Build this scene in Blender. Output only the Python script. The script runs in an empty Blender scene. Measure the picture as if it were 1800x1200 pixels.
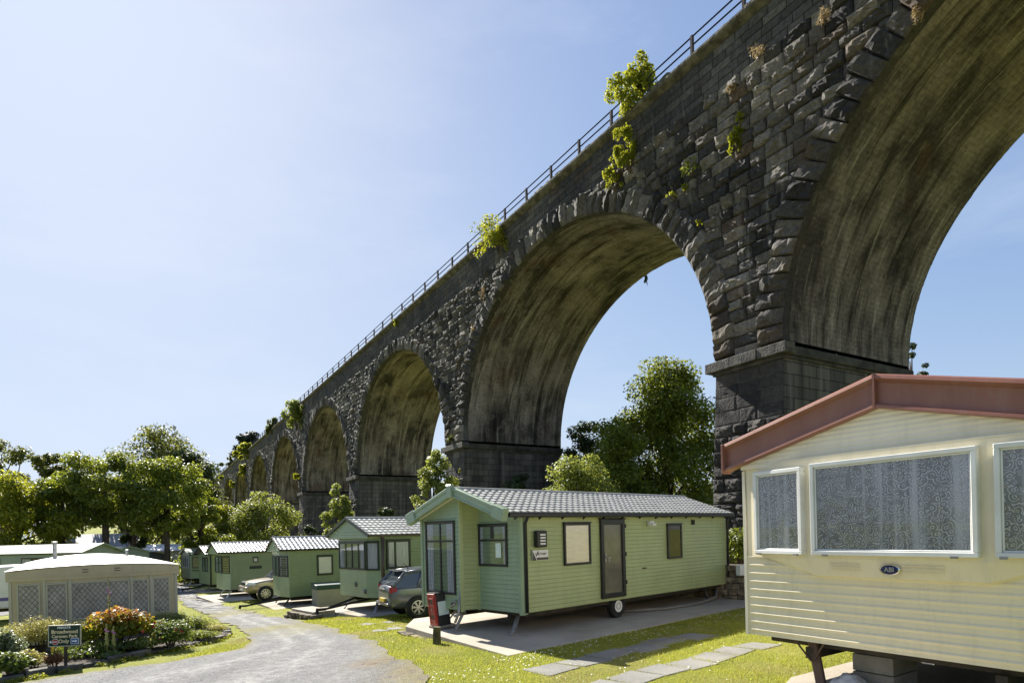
import bpy, bmesh, math, random
import numpy as np
from mathutils import Vector, Matrix

sc = bpy.context.scene
COL = sc.collection
R = math.radians
random.seed(7)
RNG = np.random.default_rng(11)

# ------------------------------------------------------------------ camera
F, RHO, V0, CZ = 1090.0, 0.025, 335.0, 2.1
cs, sn = math.cos(RHO), math.sin(RHO)
cam = bpy.data.cameras.new('camera'); camo = bpy.data.objects.new('camera', cam); COL.objects.link(camo)
cam.sensor_width = 36.0; cam.lens = F / 1800 * 36
cam.shift_x = -V0 * sn / 1800; cam.shift_y = V0 * cs / 1800
cam.clip_start = 0.1; cam.clip_end = 6000
camo.matrix_world = Matrix(((cs, sn, 0, 0), (0, 0, -1, 0), (-sn, cs, 0, CZ), (0, 0, 0, 1)))
sc.camera = camo

def ray(x, y):
    x -= 900; y -= 600
    return ((x * cs - y * sn) / F, -(x * sn + y * cs - V0) / F)   # X/Y and dz/Y

def at(x, y, Y):
    a, b = ray(x, y)
    return Vector((a * Y, Y, CZ + b * Y))

def gz(x, y):
    x = np.asarray(x, float); y = np.asarray(y, float)
    z = .06 + 15 * np.tanh(x / 15) * np.where(x > 0, .026, .062) - 1.8 * np.tanh(y / 90)
    z = z + .3 * np.exp(-((x + 9) ** 2 + (y - 13.5) ** 2) / 50)
    z = z + 24 * np.exp(-((x + 118) ** 2 + (y - 275) ** 2) / 5000)
    z = z - .9 * np.clip((y - 90) / 200, 0, 3)
    return z

def ghit(x, y):
    a, b = ray(x, y)
    lo, hi = 1.0, 200.0
    for _ in range(50):
        m = (lo + hi) / 2
        if CZ + b * m > float(gz(a * m, m)): lo = m
        else: hi = m
    return Vector((a * m, m, float(gz(a * m, m))))

# ------------------------------------------------------------------ materials
def newmat(name):
    m = bpy.data.materials.new(name); m.use_nodes = True
    nt = m.node_tree; nt.nodes.clear()
    return m, nt

class NB:
    def __init__(s, nt): s.nt = nt
    def n(s, t, **kw):
        nd = s.nt.nodes.new(t)
        for k, v in kw.items():
            if k == 'inp':
                for kk, vv in v.items():
                    if hasattr(vv, 'is_output') or isinstance(vv, bpy.types.NodeSocket): s.nt.links.new(vv, nd.inputs[kk])
                    else: nd.inputs[kk].default_value = vv
            else: setattr(nd, k, v)
        return nd
    def noise(s, vec, scale, detail=4, rough=.55, dist=0):
        return s.n('ShaderNodeTexNoise', inp={'Vector': vec, 'Scale': scale, 'Detail': detail, 'Roughness': rough, 'Distortion': dist}).outputs['Fac']
    def ramp(s, fac, stops, interp='LINEAR'):
        r = s.n('ShaderNodeValToRGB', inp={'Fac': fac}); e = r.color_ramp.elements
        r.color_ramp.interpolation = interp
        while len(e) < len(stops): e.new(.5)
        for el, (p, c) in zip(e, stops):
            el.position = p
            if not isinstance(c, tuple): c = (c, c, c)
            el.color = (*c, 1)
        return r.outputs['Color']
    def mix(s, fac, a, b, blend='MIX'):
        m = s.n('ShaderNodeMix', data_type='RGBA', blend_type=blend)
        for i, v in ((0, fac), (6, a), (7, b)):
            if isinstance(v, bpy.types.NodeSocket): s.nt.links.new(v, m.inputs[i])
            elif i == 0: m.inputs[0].default_value = v
            else: m.inputs[i].default_value = (*v, 1)
        return m.outputs[2]
    def math(s, op, a, b=0.0):
        m = s.n('ShaderNodeMath', operation=op)
        for i, v in ((0, a), (1, b)):
            if isinstance(v, bpy.types.NodeSocket): s.nt.links.new(v, m.inputs[i])
            else: m.inputs[i].default_value = v
        return m.outputs[0]
    def coords(s, kind='Object', scale=None):
        v = s.n('ShaderNodeTexCoord').outputs[kind]
        if scale:
            v = s.n('ShaderNodeMapping', inp={'Vector': v, 'Scale': scale}).outputs[0]
        return v
    def attr(s, name):
        return s.n('ShaderNodeAttribute', attribute_name=name)
    def bump(s, h, strength, dist=.05):
        return s.n('ShaderNodeBump', inp={'Height': h, 'Strength': strength, 'Distance': dist}).outputs[0]
    def out(s, sh): s.nt.links.new(sh, s.n('ShaderNodeOutputMaterial').inputs['Surface'])
    def bsdf(s, col, rough=.6, metal=0, spec=.5, normal=None, **kw):
        d = {'Base Color': col if isinstance(col, bpy.types.NodeSocket) else (*col, 1), 'Roughness': rough, 'Metallic': metal, 'Specular IOR Level': spec}
        if normal is not None: d['Normal'] = normal
        d.update(kw)
        return s.n('ShaderNodeBsdfPrincipled', inp=d).outputs[0]

def pm(name, c1, c2=None, scale=4, rough=.6, bump=0, bscale=None, metal=0, spec=.4, stretch=None, lo=.35, hi=.65, dirt=None):
    m, nt = newmat(name); b = NB(nt)
    v = b.coords('Object', stretch)
    col = c1
    if c2 is not None:
        col = b.mix(b.ramp(b.noise(v, scale, 5), [(lo, 0.), (hi, 1.)]), c1, c2)
    if dirt:
        col = b.mix(b.ramp(b.noise(b.coords('Object', (3, 3, .6)), 2.2, 6, .7), [(.48, 0.), (.8, dirt[1])]), col if isinstance(col, bpy.types.NodeSocket) else c1, dirt[0])
    nrm = None
    if bump: nrm = b.bump(b.noise(v, bscale or scale * 4, 5), bump)
    b.out(b.bsdf(col, rough, metal, spec, nrm))
    return m

def leafmat(name, dark, light, trans, mixf=.4, tip=None):
    m, nt = newmat(name); b = NB(nt)
    t = b.attr('tone').outputs['Fac']
    col = b.mix(t, dark, light); tr = b.mix(t, tuple(c * .6 for c in trans), trans)
    if tip:
        k = b.attr('tip').outputs['Fac']
        col = b.mix(k, col, tip[0]); tr = b.mix(k, tr, tip[1])
    p = b.bsdf(col, .45, 0, .35)
    q = b.n('ShaderNodeBsdfTranslucent', inp={'Color': tr}).outputs[0]
    mx = b.n('ShaderNodeMixShader', inp={0: mixf}); nt.links.new(p, mx.inputs[1]); nt.links.new(q, mx.inputs[2])
    b.out(mx.outputs[0]); return m

def glassmat(name, tint=(.97, .975, .97), dark=.0, rough=.02):
    m, nt = newmat(name); b = NB(nt)
    lw = b.n('ShaderNodeFresnel', inp={'IOR': 1.5}).outputs[0]
    lw = b.math('MULTIPLY_ADD', lw, .9); lw.node.inputs[2].default_value = .02
    tr = b.n('ShaderNodeBsdfTransparent', inp={'Color': (*tint, 1)}).outputs[0]
    gl = b.n('ShaderNodeBsdfGlossy', inp={'Color': (.95, .97, 1, 1), 'Roughness': rough}).outputs[0]
    mx = b.n('ShaderNodeMixShader', inp={0: lw}); nt.links.new(tr, mx.inputs[1]); nt.links.new(gl, mx.inputs[2])
    b.out(mx.outputs[0]); return m

M = {}
def stone(name, c0, c1, c2, streak=.5, warm=(.12, .085, .06)):
    m, nt = newmat(name); b = NB(nt)
    o = b.coords('Object')
    t = b.attr('tone').outputs['Fac']
    col = b.ramp(t, [(0, c0), (.45, c1), (.85, c2), (1, warm)])
    big = b.ramp(b.noise(o, .16, 5, .6), [(.36, 0.), (.62, 1.)])
    col = b.mix(b.math('MULTIPLY', big, .55), col, (.019, .018, .02))
    fine = b.ramp(b.noise(o, 7, 6, .65), [(.3, .55), (.7, 1.35)])
    col = b.mix(1.0, col, fine, 'MULTIPLY')
    st = b.ramp(b.noise(b.coords('Object', (1.6, 1.6, .09)), 1.5, 5, .6), [(.58, 0.), (.74, streak)])
    col = b.mix(st, col, (.3, .29, .28))
    br = b.ramp(b.noise(o, .45, 4), [(.6, 0.), (.75, .5)])
    col = b.mix(br, col, (.11, .075, .04))
    nrm = b.bump(b.noise(o, 5, 9, .72), 1.0, .13)
    b.out(b.bsdf(col, .85, 0, .25, nrm)); return m
M['rock'] = stone('dark_rock_faced_stone', (.02, .02, .022), (.108, .098, .088), (.3, .27, .235))
M['ledge'] = pm('sooty_ledge_stone', (.028, .026, .025), (.08, .073, .064), 2.0, .9, .7, 12)
M['ashlar'] = stone('grey_ashlar_stone', (.055, .053, .052), (.095, .09, .087), (.15, .14, .125), .35)
M['mortar'] = pm('blackened_mortar', (.014, .014, .015), (.035, .034, .033), 1.5, .9)
M['coping'] = pm('weathered_coping_stone', (.05, .045, .035), (.17, .155, .12), 2.4, .85, .7, 8, lo=.4, hi=.7)
M['impost'] = pm('sooty_impost_stone', (.035, .033, .03), (.12, .11, .095), 2.5, .85, .9, 14)

def vaultmat():
    m, nt = newmat('stained_vault_masonry'); b = NB(nt)
    a = b.attr('uvw').outputs['Vector']
    def mp(sx, sy): return b.n('ShaderNodeMapping', inp={'Vector': a, 'Scale': (sx, sy, 1)}).outputs[0]
    patch = b.noise(mp(.09, .22), 1.6, 5, .6, .6)
    iso = b.noise(mp(.5, .5), 1.2, 7, .68, .4)
    patch = b.math('ADD', b.math('MULTIPLY', patch, .6), b.math('MULTIPLY', iso, .4))
    col = b.ramp(patch, [(.36, (.026, .024, .024)), (.44, (.092, .08, .078)), (.51, (.225, .192, .178)), (.62, (.36, .32, .3))])
    s1 = b.ramp(b.noise(mp(.16, 2.2), 1.3, 8, .7, .5), [(.53, 0.), (.66, .85)])
    col = b.mix(s1, col, (.44, .41, .37))
    s4 = b.ramp(b.noise(mp(1.1, 1.1), 1.5, 8, .75), [(.56, 0.), (.68, .6)])
    col = b.mix(s4, col, (.34, .3, .24))
    s2 = b.ramp(b.noise(mp(.1, 1.2), 1.7, 7, .68, .4), [(.5, 0.), (.64, .85)])
    col = b.mix(s2, col, (.016, .014, .012))
    low = b.attr('lime').outputs['Fac']
    s3 = b.ramp(b.noise(mp(.11, 2.2), 1.7, 5, .6), [(.56, 0.), (.66, 1.)])
    col = b.mix(b.math('MULTIPLY', s3, low), col, (.42, .41, .38))
    red = b.ramp(b.noise(mp(.3, .3), 1.1, 4), [(.58, 0.), (.7, .55)])
    col = b.mix(red, col, (.1, .05, .032))
    bk = b.n('ShaderNodeTexBrick', inp={'Vector': b.n('ShaderNodeMapping', inp={'Vector': a, 'Rotation': (0, 0, R(90))}).outputs[0], 'Scale': 1.0, 'Mortar Size': .02, 'Brick Width': .5, 'Row Height': .17, 'Color1': (.8, .8, .8, 1), 'Color2': (1, 1, 1, 1), 'Mortar': (.55, .55, .55, 1)})
    col = b.mix(.38, col, bk.outputs[0], 'MULTIPLY')
    fine = b.ramp(b.noise(mp(3, 3), 2.5, 6, .7), [(.3, .6), (.7, 1.3)])
    col = b.mix(1.0, col, fine, 'MULTIPLY')
    h = b.math('ADD', b.noise(mp(4, 4), 2.0, 6, .7), b.math('MULTIPLY', bk.outputs['Fac'], -.5))
    b.out(b.bsdf(col, .9, 0, .2, b.bump(h, 1.0, .1))); return m
M['vault'] = vaultmat()

def jambmat():
    m, nt = newmat('sooty_pier_side_masonry'); b = NB(nt)
    a = b.attr('uvw').outputs['Vector']
    bk = b.n('ShaderNodeTexBrick', inp={'Vector': a, 'Scale': 1.0, 'Mortar Size': .016, 'Brick Width': .95, 'Row Height': .42, 'Color1': (.075, .07, .064, 1), 'Color2': (.145, .132, .115, 1), 'Mortar': (.018, .017, .017, 1)})
    st = b.ramp(b.noise(b.n('ShaderNodeMapping', inp={'Vector': a, 'Scale': (2.2, .12, 1)}).outputs[0], 1.4, 5), [(.55, 0.), (.72, .55)])
    col = b.mix(st, bk.outputs[0], (.26, .26, .25))
    dk = b.ramp(b.noise(b.n('ShaderNodeMapping', inp={'Vector': a, 'Scale': (1.0, .1, 1)}).outputs[0], 1.1, 5), [(.45, 0.), (.65, .65)])
    col = b.mix(dk, col, (.012, .012, .013))
    h = b.math('ADD', b.noise(a, 6, 6, .7), b.math('MULTIPLY', bk.outputs['Fac'], -.6))
    b.out(b.bsdf(col, .85, 0, .25, b.bump(h, .8, .05))); return m
M['jamb'] = jambmat()

def grassmat():
    m, nt = newmat('lawn_ground'); b = NB(nt); o = b.coords('Object')
    c = b.mix(b.ramp(b.noise(o, .5, 6, .6), [(.35, 0.), (.65, 1.)]), (.17, .19, .03), (.3, .29, .06))
    c = b.mix(b.ramp(b.noise(o, 14, 5, .7), [(.3, 0.), (.7, .7)]), c, (.11, .135, .022))
    c = b.mix(b.ramp(b.noise(o, .23, 4), [(.6, 0.), (.75, .5)]), c, (.26, .2, .09))
    b.out(b.bsdf(c, .9, 0, .1, b.bump(b.noise(o, 25, 5, .7), .8, .04))); return m
M['lawn'] = grassmat()

def roadmat():
    m, nt = newmat('gravel_road'); b = NB(nt); o = b.coords('Object')
    c = b.ramp(b.noise(o, 34, 6, .75), [(.34, (.045, .045, .047)), (.5, (.16, .158, .155)), (.66, (.4, .395, .385))])
    vo = b.n('ShaderNodeTexVoronoi', inp={'Vector': o, 'Scale': 42.0})
    c = b.mix(.45, c, b.ramp(vo.outputs['Color'], [(0., .1), (.6, .22), (1., .42)]))
    tr = b.ramp(b.noise(b.n('ShaderNodeMapping', inp={'Vector': o, 'Rotation': (0, 0, R(-38)), 'Scale': (1.1, .16, 1)}).outputs[0], 1.1, 5, .55), [(.42, 0.), (.6, .55)])
    c = b.mix(tr, c, (.29, .285, .27))
    dk = b.ramp(b.noise(o, .5, 6, .65), [(.5, 0.), (.7, .5)])
    c = b.mix(dk, c, (.10, .10, .098))
    c = b.mix(b.math('MULTIPLY', b.attr('track').outputs['Fac'], b.ramp(b.noise(o, 3.5, 6, .7), [(.35, .1), (.6, .8)])), c, (.36, .355, .34))
    gm = b.math('MULTIPLY', b.ramp(b.noise(o, .42, 5, .6), [(.56, 0.), (.68, .75)]), b.ramp(b.noise(o, 9, 5, .7), [(.42, .15), (.6, 1.)]))
    c = b.mix(gm, c, (.2, .175, .06))
    mot = b.ramp(b.noise(o, 7, 6, .7), [(.3, .74), (.7, 1.22)])
    c = b.mix(1., c, mot, 'MULTIPLY')
    brk = b.ramp(b.noise(o, 5, 6, .75), [(.38, 0.), (.56, 1.)])
    brk2 = b.ramp(b.noise(o, 11, 6, .75), [(.36, .1), (.55, 1.)])
    c = b.mix(b.math('MULTIPLY', b.attr('moss').outputs['Fac'], brk), c, b.mix(brk2, (.13, .14, .03), (.25, .22, .07)))
    c = b.mix(b.math('MULTIPLY', b.attr('dry').outputs['Fac'], brk2), c, b.mix(brk, (.11, .065, .03), (.25, .19, .11)))
    c = b.mix(b.math('MULTIPLY', b.attr('edge').outputs['Fac'], brk), c, b.mix(brk2, (.15, .14, .05), (.25, .22, .12)))
    h = b.math('ADD', b.noise(o, 45, 5, .7), vo.outputs['Distance'])
    b.out(b.bsdf(c, .9, 0, .2, b.bump(h, .9, .025))); return m
M['road'] = roadmat()
M['dryleaf'] = pm('dry_brown_moss', (.17, .1, .045), (.28, .22, .12), 18, .9, .8, 40)
M['moss'] = pm('mossy_grass_patch', (.17, .17, .035), (.24, .2, .08), 7, .9, .8, 40)

def concrete(name, a, bcol, dark):
    m, nt = newmat(name); b = NB(nt); o = b.coords('Object')
    c = b.mix(b.ramp(b.noise(o, 1.1, 6, .6), [(.35, 0.), (.65, 1.)]), a, bcol)
    c = b.mix(b.ramp(b.noise(o, .55, 5, .65), [(.52, 0.), (.72, .55)]), c, dark)
    c = b.mix(1., c, b.ramp(b.noise(o, 40, 5, .7), [(.3, .8), (.7, 1.2)]), 'MULTIPLY')
    b.out(b.bsdf(c, .9, 0, .2, b.bump(b.noise(o, 30, 5), .4, .02))); return m
M['concrete'] = concrete('weathered_concrete', (.33, .29, .235), (.45, .405, .335), (.22, .175, .125))
M['flag'] = concrete('grey_paving_stone', (.17, .165, .15), (.25, .245, .225), (.1, .095, .07))
M['rubble'] = pm('rubble_stone', (.09, .075, .055), (.27, .22, .15), 5, .9, .8, 16)
M['soil'] = pm('bed_soil', (.03, .022, .015), (.06, .045, .03), 6, .95, .8, 20)
def paint(n, c, rough=.38, var=.12, dirt=True):
    return pm(n, c, tuple(x * (1 - var) for x in c), 1.3, rough, .02, 3, spec=.45, dirt=((c[0]*.5, c[1]*.52, c[2]*.5), .35) if dirt else None)
M['green'] = paint('sage_green_cladding', (.38, .435, .205))
M['green2'] = paint('mid_green_cladding', (.28, .34, .165))
M['green3'] = paint('soft_green_cladding', (.28, .355, .2))
M['palegreen'] = paint('pale_green_cladding', (.33, .38, .27))
M['shadegreen'] = paint('front_shade_green', (.28, .365, .225))  # same cladding as the long side, the front's deeper shade put into the colour
M['fascia'] = paint('green_fascia', (.3, .39, .27), .3)
M['darkgreen'] = paint('dark_green_trim', (.03, .045, .03), .35)
M['cream'] = paint('cream_aluminium', (.82, .72, .5), .32, .05)
M['cream2'] = paint('pale_cream_aluminium', (.84, .76, .59), .35, .05)
M['beige'] = paint('beige_aluminium', (.57, .48, .31), .45)
M['whiteroof'] = pm('white_roof_sheet', (.82, .83, .84), (.7, .7, .68), 1.0, .45)
M['brownred'] = pm('red_brown_fascia', (.28, .12, .083), (.24, .1, .07), 2.2, .36, .03, 8, stretch=(1, 1, .3), dirt=((.36, .25, .2), .3))
M['tile'] = pm('grey_metal_tile', (.3, .305, .285), (.4, .4, .375), 3, .38, .05, 30, spec=.6)
M['tile_blue'] = pm('slate_blue_metal_tile', (.2, .21, .24), (.27, .285, .32), 3, .35, .05, 30, spec=.6)
M['oldroof'] = pm('lichen_pale_roof', (.22, .235, .17), (.31, .32, .25), 3, .6)
M['frame'] = pm('dark_window_frame', (.022, .022, .022), None, rough=.35)
M['gframe'] = pm('green_black_window_frame', (.02, .028, .02), None, rough=.35)
M['whiteframe'] = pm('white_aluminium_frame', (.75, .75, .72), (.66, .65, .6), 3, .3, spec=.5)
M['creamframe'] = pm('cream_window_frame', (.5, .47, .35), None, rough=.4)
M['brownpipe'] = pm('brown_plastic', (.085, .058, .038), None, rough=.4)
M['black'] = pm('black_rubber', (.012, .012, .012), (.02, .02, .02), 8, .8)
M['plastic'] = pm('black_plastic', (.02, .02, .021), None, rough=.45)
M['steel'] = pm('galvanised_steel', (.38, .38, .36), (.25, .24, .22), 6, .45, metal=.7)
M['rust'] = pm('rusty_brown_steel', (.07, .04, .026), (.1, .06, .04), 6, .6)
M['chassis'] = pm('chassis_paint', (.02, .018, .016), (.05, .04, .03), 3, .8)
M['glass'] = glassmat('window_glass')
M['netback'] = pm('greyish_room_behind_net', (.27, .255, .24), (.17, .16, .15), 1.2, .9)
M['interior'] = pm('dim_room_shade', (.035, .028, .022), (.085, .065, .045), 1.6, .9)
M['blind'] = pm('pale_blind', (.82, .79, .72), (.72, .69, .62), 3, .8, stretch=(1, 1, 8))
M['curtain'] = pm('white_net_curtain', (.6, .61, .64), (.4, .41, .46), 9, .9, stretch=(3, 3, .2))
M['white'] = pm('white_plastic', (.78, .78, .76), (.7, .7, .67), 3, .4)
M['red'] = pm('red_enamel', (.33, .022, .02), (.24, .02, .02), 3, .35)
M['red2'] = pm('faded_red_enamel', (.4, .06, .05), None, rough=.4)
M['notice'] = pm('pale_notice_sheet', (.55, .7, .68), (.75, .78, .72), 9, .5, stretch=(1, 1, 5))
M['post'] = pm('mossy_timber_post', (.05, .045, .025), (.13, .12, .04), 6, .9, .5, 20)
M['signgreen'] = pm('dark_green_sign_enamel', (.008, .035, .022), None, rough=.35)
M['gold'] = pm('cream_sign_lettering', (.68, .58, .34), None, rough=.5)
M['palewhite'] = pm('white_sign_lettering', (.8, .82, .8), None, rough=.5)
M['signred'] = pm('red_sign_disc', (.36, .04, .035), None, rough=.4)
M['signblue'] = pm('blue_sign_panel', (.05, .12, .3), None, rough=.4)
M['railing'] = pm('weathered_iron', (.05, .043, .045), (.08, .065, .06), 9, .8, spec=.15)
M['wire'] = pm('dark_iron_rail', (.02, .022, .03), None, rough=.8, spec=.1)
M['bark'] = pm('grey_brown_bark', (.05, .038, .028), (.11, .085, .06), 5, .9, .8, 14, stretch=(1, 1, .3))
M['cargrey'] = pm('dark_grey_car_paint', (.12, .13, .155), (.11, .12, .14), 2, .2, metal=.5, spec=.6)
M['cargold'] = pm('pale_gold_car_paint', (.36, .31, .25), (.34, .29, .235), 2, .2, metal=.5, spec=.6)
M['carglass'] = pm('tinted_car_glass', (.1, .115, .125), None, rough=.04, spec=1., metal=.55)
M['alloy'] = pm('silver_alloy', (.6, .6, .6), None, rough=.3, metal=.8)
M['taillight'] = pm('red_lamp_lens', (.28, .02, .02), None, rough=.1)
M['clearlight'] = pm('clear_lamp_lens', (.65, .68, .7), None, rough=.08, spec=.8)
M['chrome'] = pm('chrome', (.75, .75, .76), None, rough=.12, metal=1)
M['yellowplate'] = pm('yellow_number_plate', (.5, .36, .03), None, rough=.4)
M['bin'] = pm('beige_storage_plastic', (.33, .31, .25), (.29, .27, .21), 2, .6)
M['binlid'] = pm('dark_green_lid', (.012, .05, .045), None, rough=.5)
M['block'] = pm('concrete_block', (.2, .185, .155), (.27, .25, .21), 4, .9, .4, 25)
M['bag'] = pm('white_woven_sack', (.5, .5, .5), (.3, .3, .31), 7, .6, .5, 12)
M['badgeblue'] = pm('navy_badge', (.008, .012, .07), None, rough=.15)
M['logo_dark'] = pm('dark_logo', (.06, .055, .05), None, rough=.5)
M['hose'] = pm('grey_hose', (.16, .155, .14), None, rough=.6)
M['stripe'] = pm('violet_stripe', (.12, .1, .3), None, rough=.4)
M['house'] = pm('pale_render_wall', (.45, .42, .37), (.38, .35, .3), 1, .9)
M['slate'] = pm('grey_slate_roof', (.25, .245, .25), (.2, .195, .2), 2, .6)
M['brightroof'] = pm('pale_metal_roof', (.75, .72, .72), (.68, .65, .65), 1, .4)

def lattice():
    m, nt = newmat('leaded_lattice_net'); b = NB(nt); o = b.coords('Object')
    sx = b.n('ShaderNodeSeparateXYZ', inp={'Vector': o})
    y, z = sx.outputs['Y'], sx.outputs['Z']
    def line(s):
        k = b.math('ADD', b.math('MULTIPLY', y, 8.2), b.math('MULTIPLY', z, 6.2 * s))
        f = b.math('FRACT', k)
        return b.math('LESS_THAN', b.math('ABSOLUTE', b.math('SUBTRACT', f, .5)), .055)
    l = b.math('MAXIMUM', line(1), line(-1))
    base = b.mix(b.ramp(b.noise(b.coords('Object', (1, 1, 1)), 2.6, 6, .7), [(.35, 0.), (.65, 1.)]), (.25, .22, .18), (.46, .42, .36))
    base = b.mix(b.ramp(b.noise(o, 14, 3), [(.55, 0.), (.7, .5)]), base, (.6, .58, .54))
    c = b.mix(l, base, (.05, .048, .045))
    b.out(b.bsdf(c, .35, 0, .5)); return m
M['lattice'] = lattice()

def lace():
    m, nt = newmat('white_lace_net'); b = NB(nt); o = b.coords('Object')
    w = b.noise(o, 3.5, 3)
    vec = b.n('ShaderNodeVectorMath', operation='ADD', inp={0: o}).outputs[0]
    nz = b.n('ShaderNodeTexNoise', inp={'Vector': o, 'Scale': 7.0, 'Detail': 2.0})
    sub = b.n('ShaderNodeVectorMath', operation='SCALE', inp={0: nz.outputs['Color'], 'Scale': .07})
    nt.links.new(sub.outputs[0], vec.node.inputs[1])
    sx = b.n('ShaderNodeSeparateXYZ', inp={'Vector': vec})
    v2 = b.n('ShaderNodeCombineXYZ', inp={'X': sx.outputs['Y'], 'Y': sx.outputs['Z'], 'Z': 0.0}).outputs[0]
    vo = b.n('ShaderNodeTexVoronoi', voronoi_dimensions='2D', inp={'Vector': v2, 'Scale': 13.0, 'Randomness': 1.0})
    f = b.math('FRACT', b.math('MULTIPLY', vo.outputs['Distance'], 3.1))
    ln = b.math('LESS_THAN', b.math('ABSOLUTE', b.math('SUBTRACT', f, .55)), .12)
    brk = b.math('GREATER_THAN', b.noise(o, 13, 2), .42)
    ln = b.math('MULTIPLY', ln, brk)
    df = b.n('ShaderNodeBsdfDiffuse', inp={'Color': b.mix(ln, (.72, .71, .72), (.97, .97, .97))}).outputs[0]
    tl = b.n('ShaderNodeBsdfTranslucent', inp={'Color': (.8, .8, .82, 1)}).outputs[0]
    a1 = b.n('ShaderNodeMixShader', inp={0: .12}); nt.links.new(df, a1.inputs[1]); nt.links.new(tl, a1.inputs[2])
    tr = b.n('ShaderNodeBsdfTransparent').outputs[0]
    gth = b.ramp(b.noise(b.coords('Object', (1, 1, .03)), 7, 4, .6), [(.5, .0), (.64, .7)])
    al = b.math('MULTIPLY_ADD', ln, .6); al.node.inputs[2].default_value = .36
    al = b.math('MINIMUM', b.math('ADD', al, gth), 1.0)
    a2 = b.n('ShaderNodeMixShader', inp={0: al}); nt.links.new(tr, a2.inputs[1]); nt.links.new(a1.outputs[0], a2.inputs[2])
    b.out(a2.outputs[0]); return m
M['lace'] = lace()

M['leaf_mid'] = leafmat('mid_green_leaves', (.06, .09, .014), (.165, .21, .03), (.42, .47, .045))
M['leaf_dark'] = leafmat('dark_green_leaves', (.02, .036, .013), (.05, .075, .025), (.09, .125, .03), .3)
M['leaf_yellow'] = leafmat('yellow_green_leaves', (.1, .125, .012), (.24, .26, .022), (.52, .53, .04), .5)
M['leaf_olive'] = leafmat('olive_green_leaves', (.055, .07, .02), (.13, .145, .035), (.28, .3, .05), .4)
M['leaf_pine'] = leafmat('blue_green_needles', (.018, .03, .018), (.04, .055, .032), (.04, .06, .03), .2)
M['leaf_photinia'] = leafmat('photinia_leaves', (.07, .1, .012), (.19, .22, .025), (.38, .4, .03), .4, ((.48, .17, .03), (.6, .25, .04)))
M['leaf_gold'] = leafmat('golden_spirea_leaves', (.28, .26, .06), (.52, .47, .16), (.55, .5, .12), .4)
M['leaf_rust'] = leafmat('rust_heather_leaves', (.14, .07, .025), (.26, .14, .05), (.3, .16, .05), .35)
M['leaf_rose'] = leafmat('rose_leaves', (.04, .07, .014), (.13, .18, .035), (.25, .32, .04), .35)
M['leaf_lime'] = leafmat('lime_bush_leaves', (.08, .11, .025), (.22, .26, .06), (.42, .46, .08), .45)
M['leaf_white'] = leafmat('silvery_leaves', (.07, .1, .04), (.26, .3, .17), (.25, .3, .12), .35)
M['dry'] = leafmat('dry_grass_stems', (.28, .2, .1), (.45, .35, .2), (.4, .3, .15), .4)
M['blade'] = leafmat('grass_blades', (.2, .22, .02), (.42, .41, .07), (.52, .53, .07), .5, ((.42, .35, .16), (.4, .33, .15)))
M['petal_red'] = pm('crimson_petals', (.5, .02, .05), None, rough=.6)
M['petal_pink'] = pm('foxglove_purple_petals', (.35, .1, .3), (.5, .25, .42), 20, .6)
M['petal_cream'] = pm('cream_petals', (.85, .8, .5), None, rough=.6)
M['petal_yellow'] = pm('yellow_petals', (.8, .6, .04), None, rough=.6)
M['daisy'] = pm('daisy_petals', (.85, .85, .8), None, rough=.7)
# ------------------------------------------------------------------ object helpers
def link(name, me, parent=None, mats=None):
    o = bpy.data.objects.new(name, me); COL.objects.link(o)
    if mats is not None and me is not None:
        for m in (mats if isinstance(mats, (list, tuple)) else [mats]): me.materials.append(M[m] if isinstance(m, str) else m)
    if parent: o.parent = parent
    return o
def tag(o, label=None, cat=None, group=None, kind=None):
    if label: o['label'] = label
    if cat: o['category'] = cat
    if group: o['group'] = group
    if kind: o['kind'] = kind
    return o
def thing(name, loc, rz, label, cat, group=None):
    o = bpy.data.objects.new(name, None); COL.objects.link(o)
    o.empty_display_size = .3
    o.location = loc; o.rotation_euler = (0, 0, rz)
    return tag(o, label, cat, group)
def npmesh(name, verts, faces, smooth=False, attrs=None):
    me = bpy.data.meshes.new(name)
    v = np.ascontiguousarray(verts, dtype=np.float32).reshape(-1, 3); f = np.ascontiguousarray(faces, dtype=np.int32)
    k = f.shape[1]
    me.vertices.add(len(v)); me.vertices.foreach_set('co', v.ravel())
    me.loops.add(f.size); me.loops.foreach_set('vertex_index', f.ravel())
    me.polygons.add(len(f)); me.polygons.foreach_set('loop_start', np.arange(0, f.size, k, dtype=np.int32))
    me.polygons.foreach_set('use_smooth', np.full(len(f), smooth))
    for n, a in (attrs or {}).items():
        a = np.ascontiguousarray(a, dtype=np.float32)
        if a.ndim == 2: me.attributes.new(n, 'FLOAT_VECTOR', 'POINT').data.foreach_set('vector', a.ravel())
        else: me.attributes.new(n, 'FLOAT', 'POINT').data.foreach_set('value', a)
    me.update(calc_edges=True); me.validate()
    return me
def gridfaces(nu, nv, base=0):   # row-major (nv rows, nu columns)
    i = np.arange(nv - 1)[:, None] * nu + np.arange(nu - 1)[None]
    i = i.ravel() + base
    return np.stack([i, i + 1, i + nu + 1, i + nu], 1)

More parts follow.
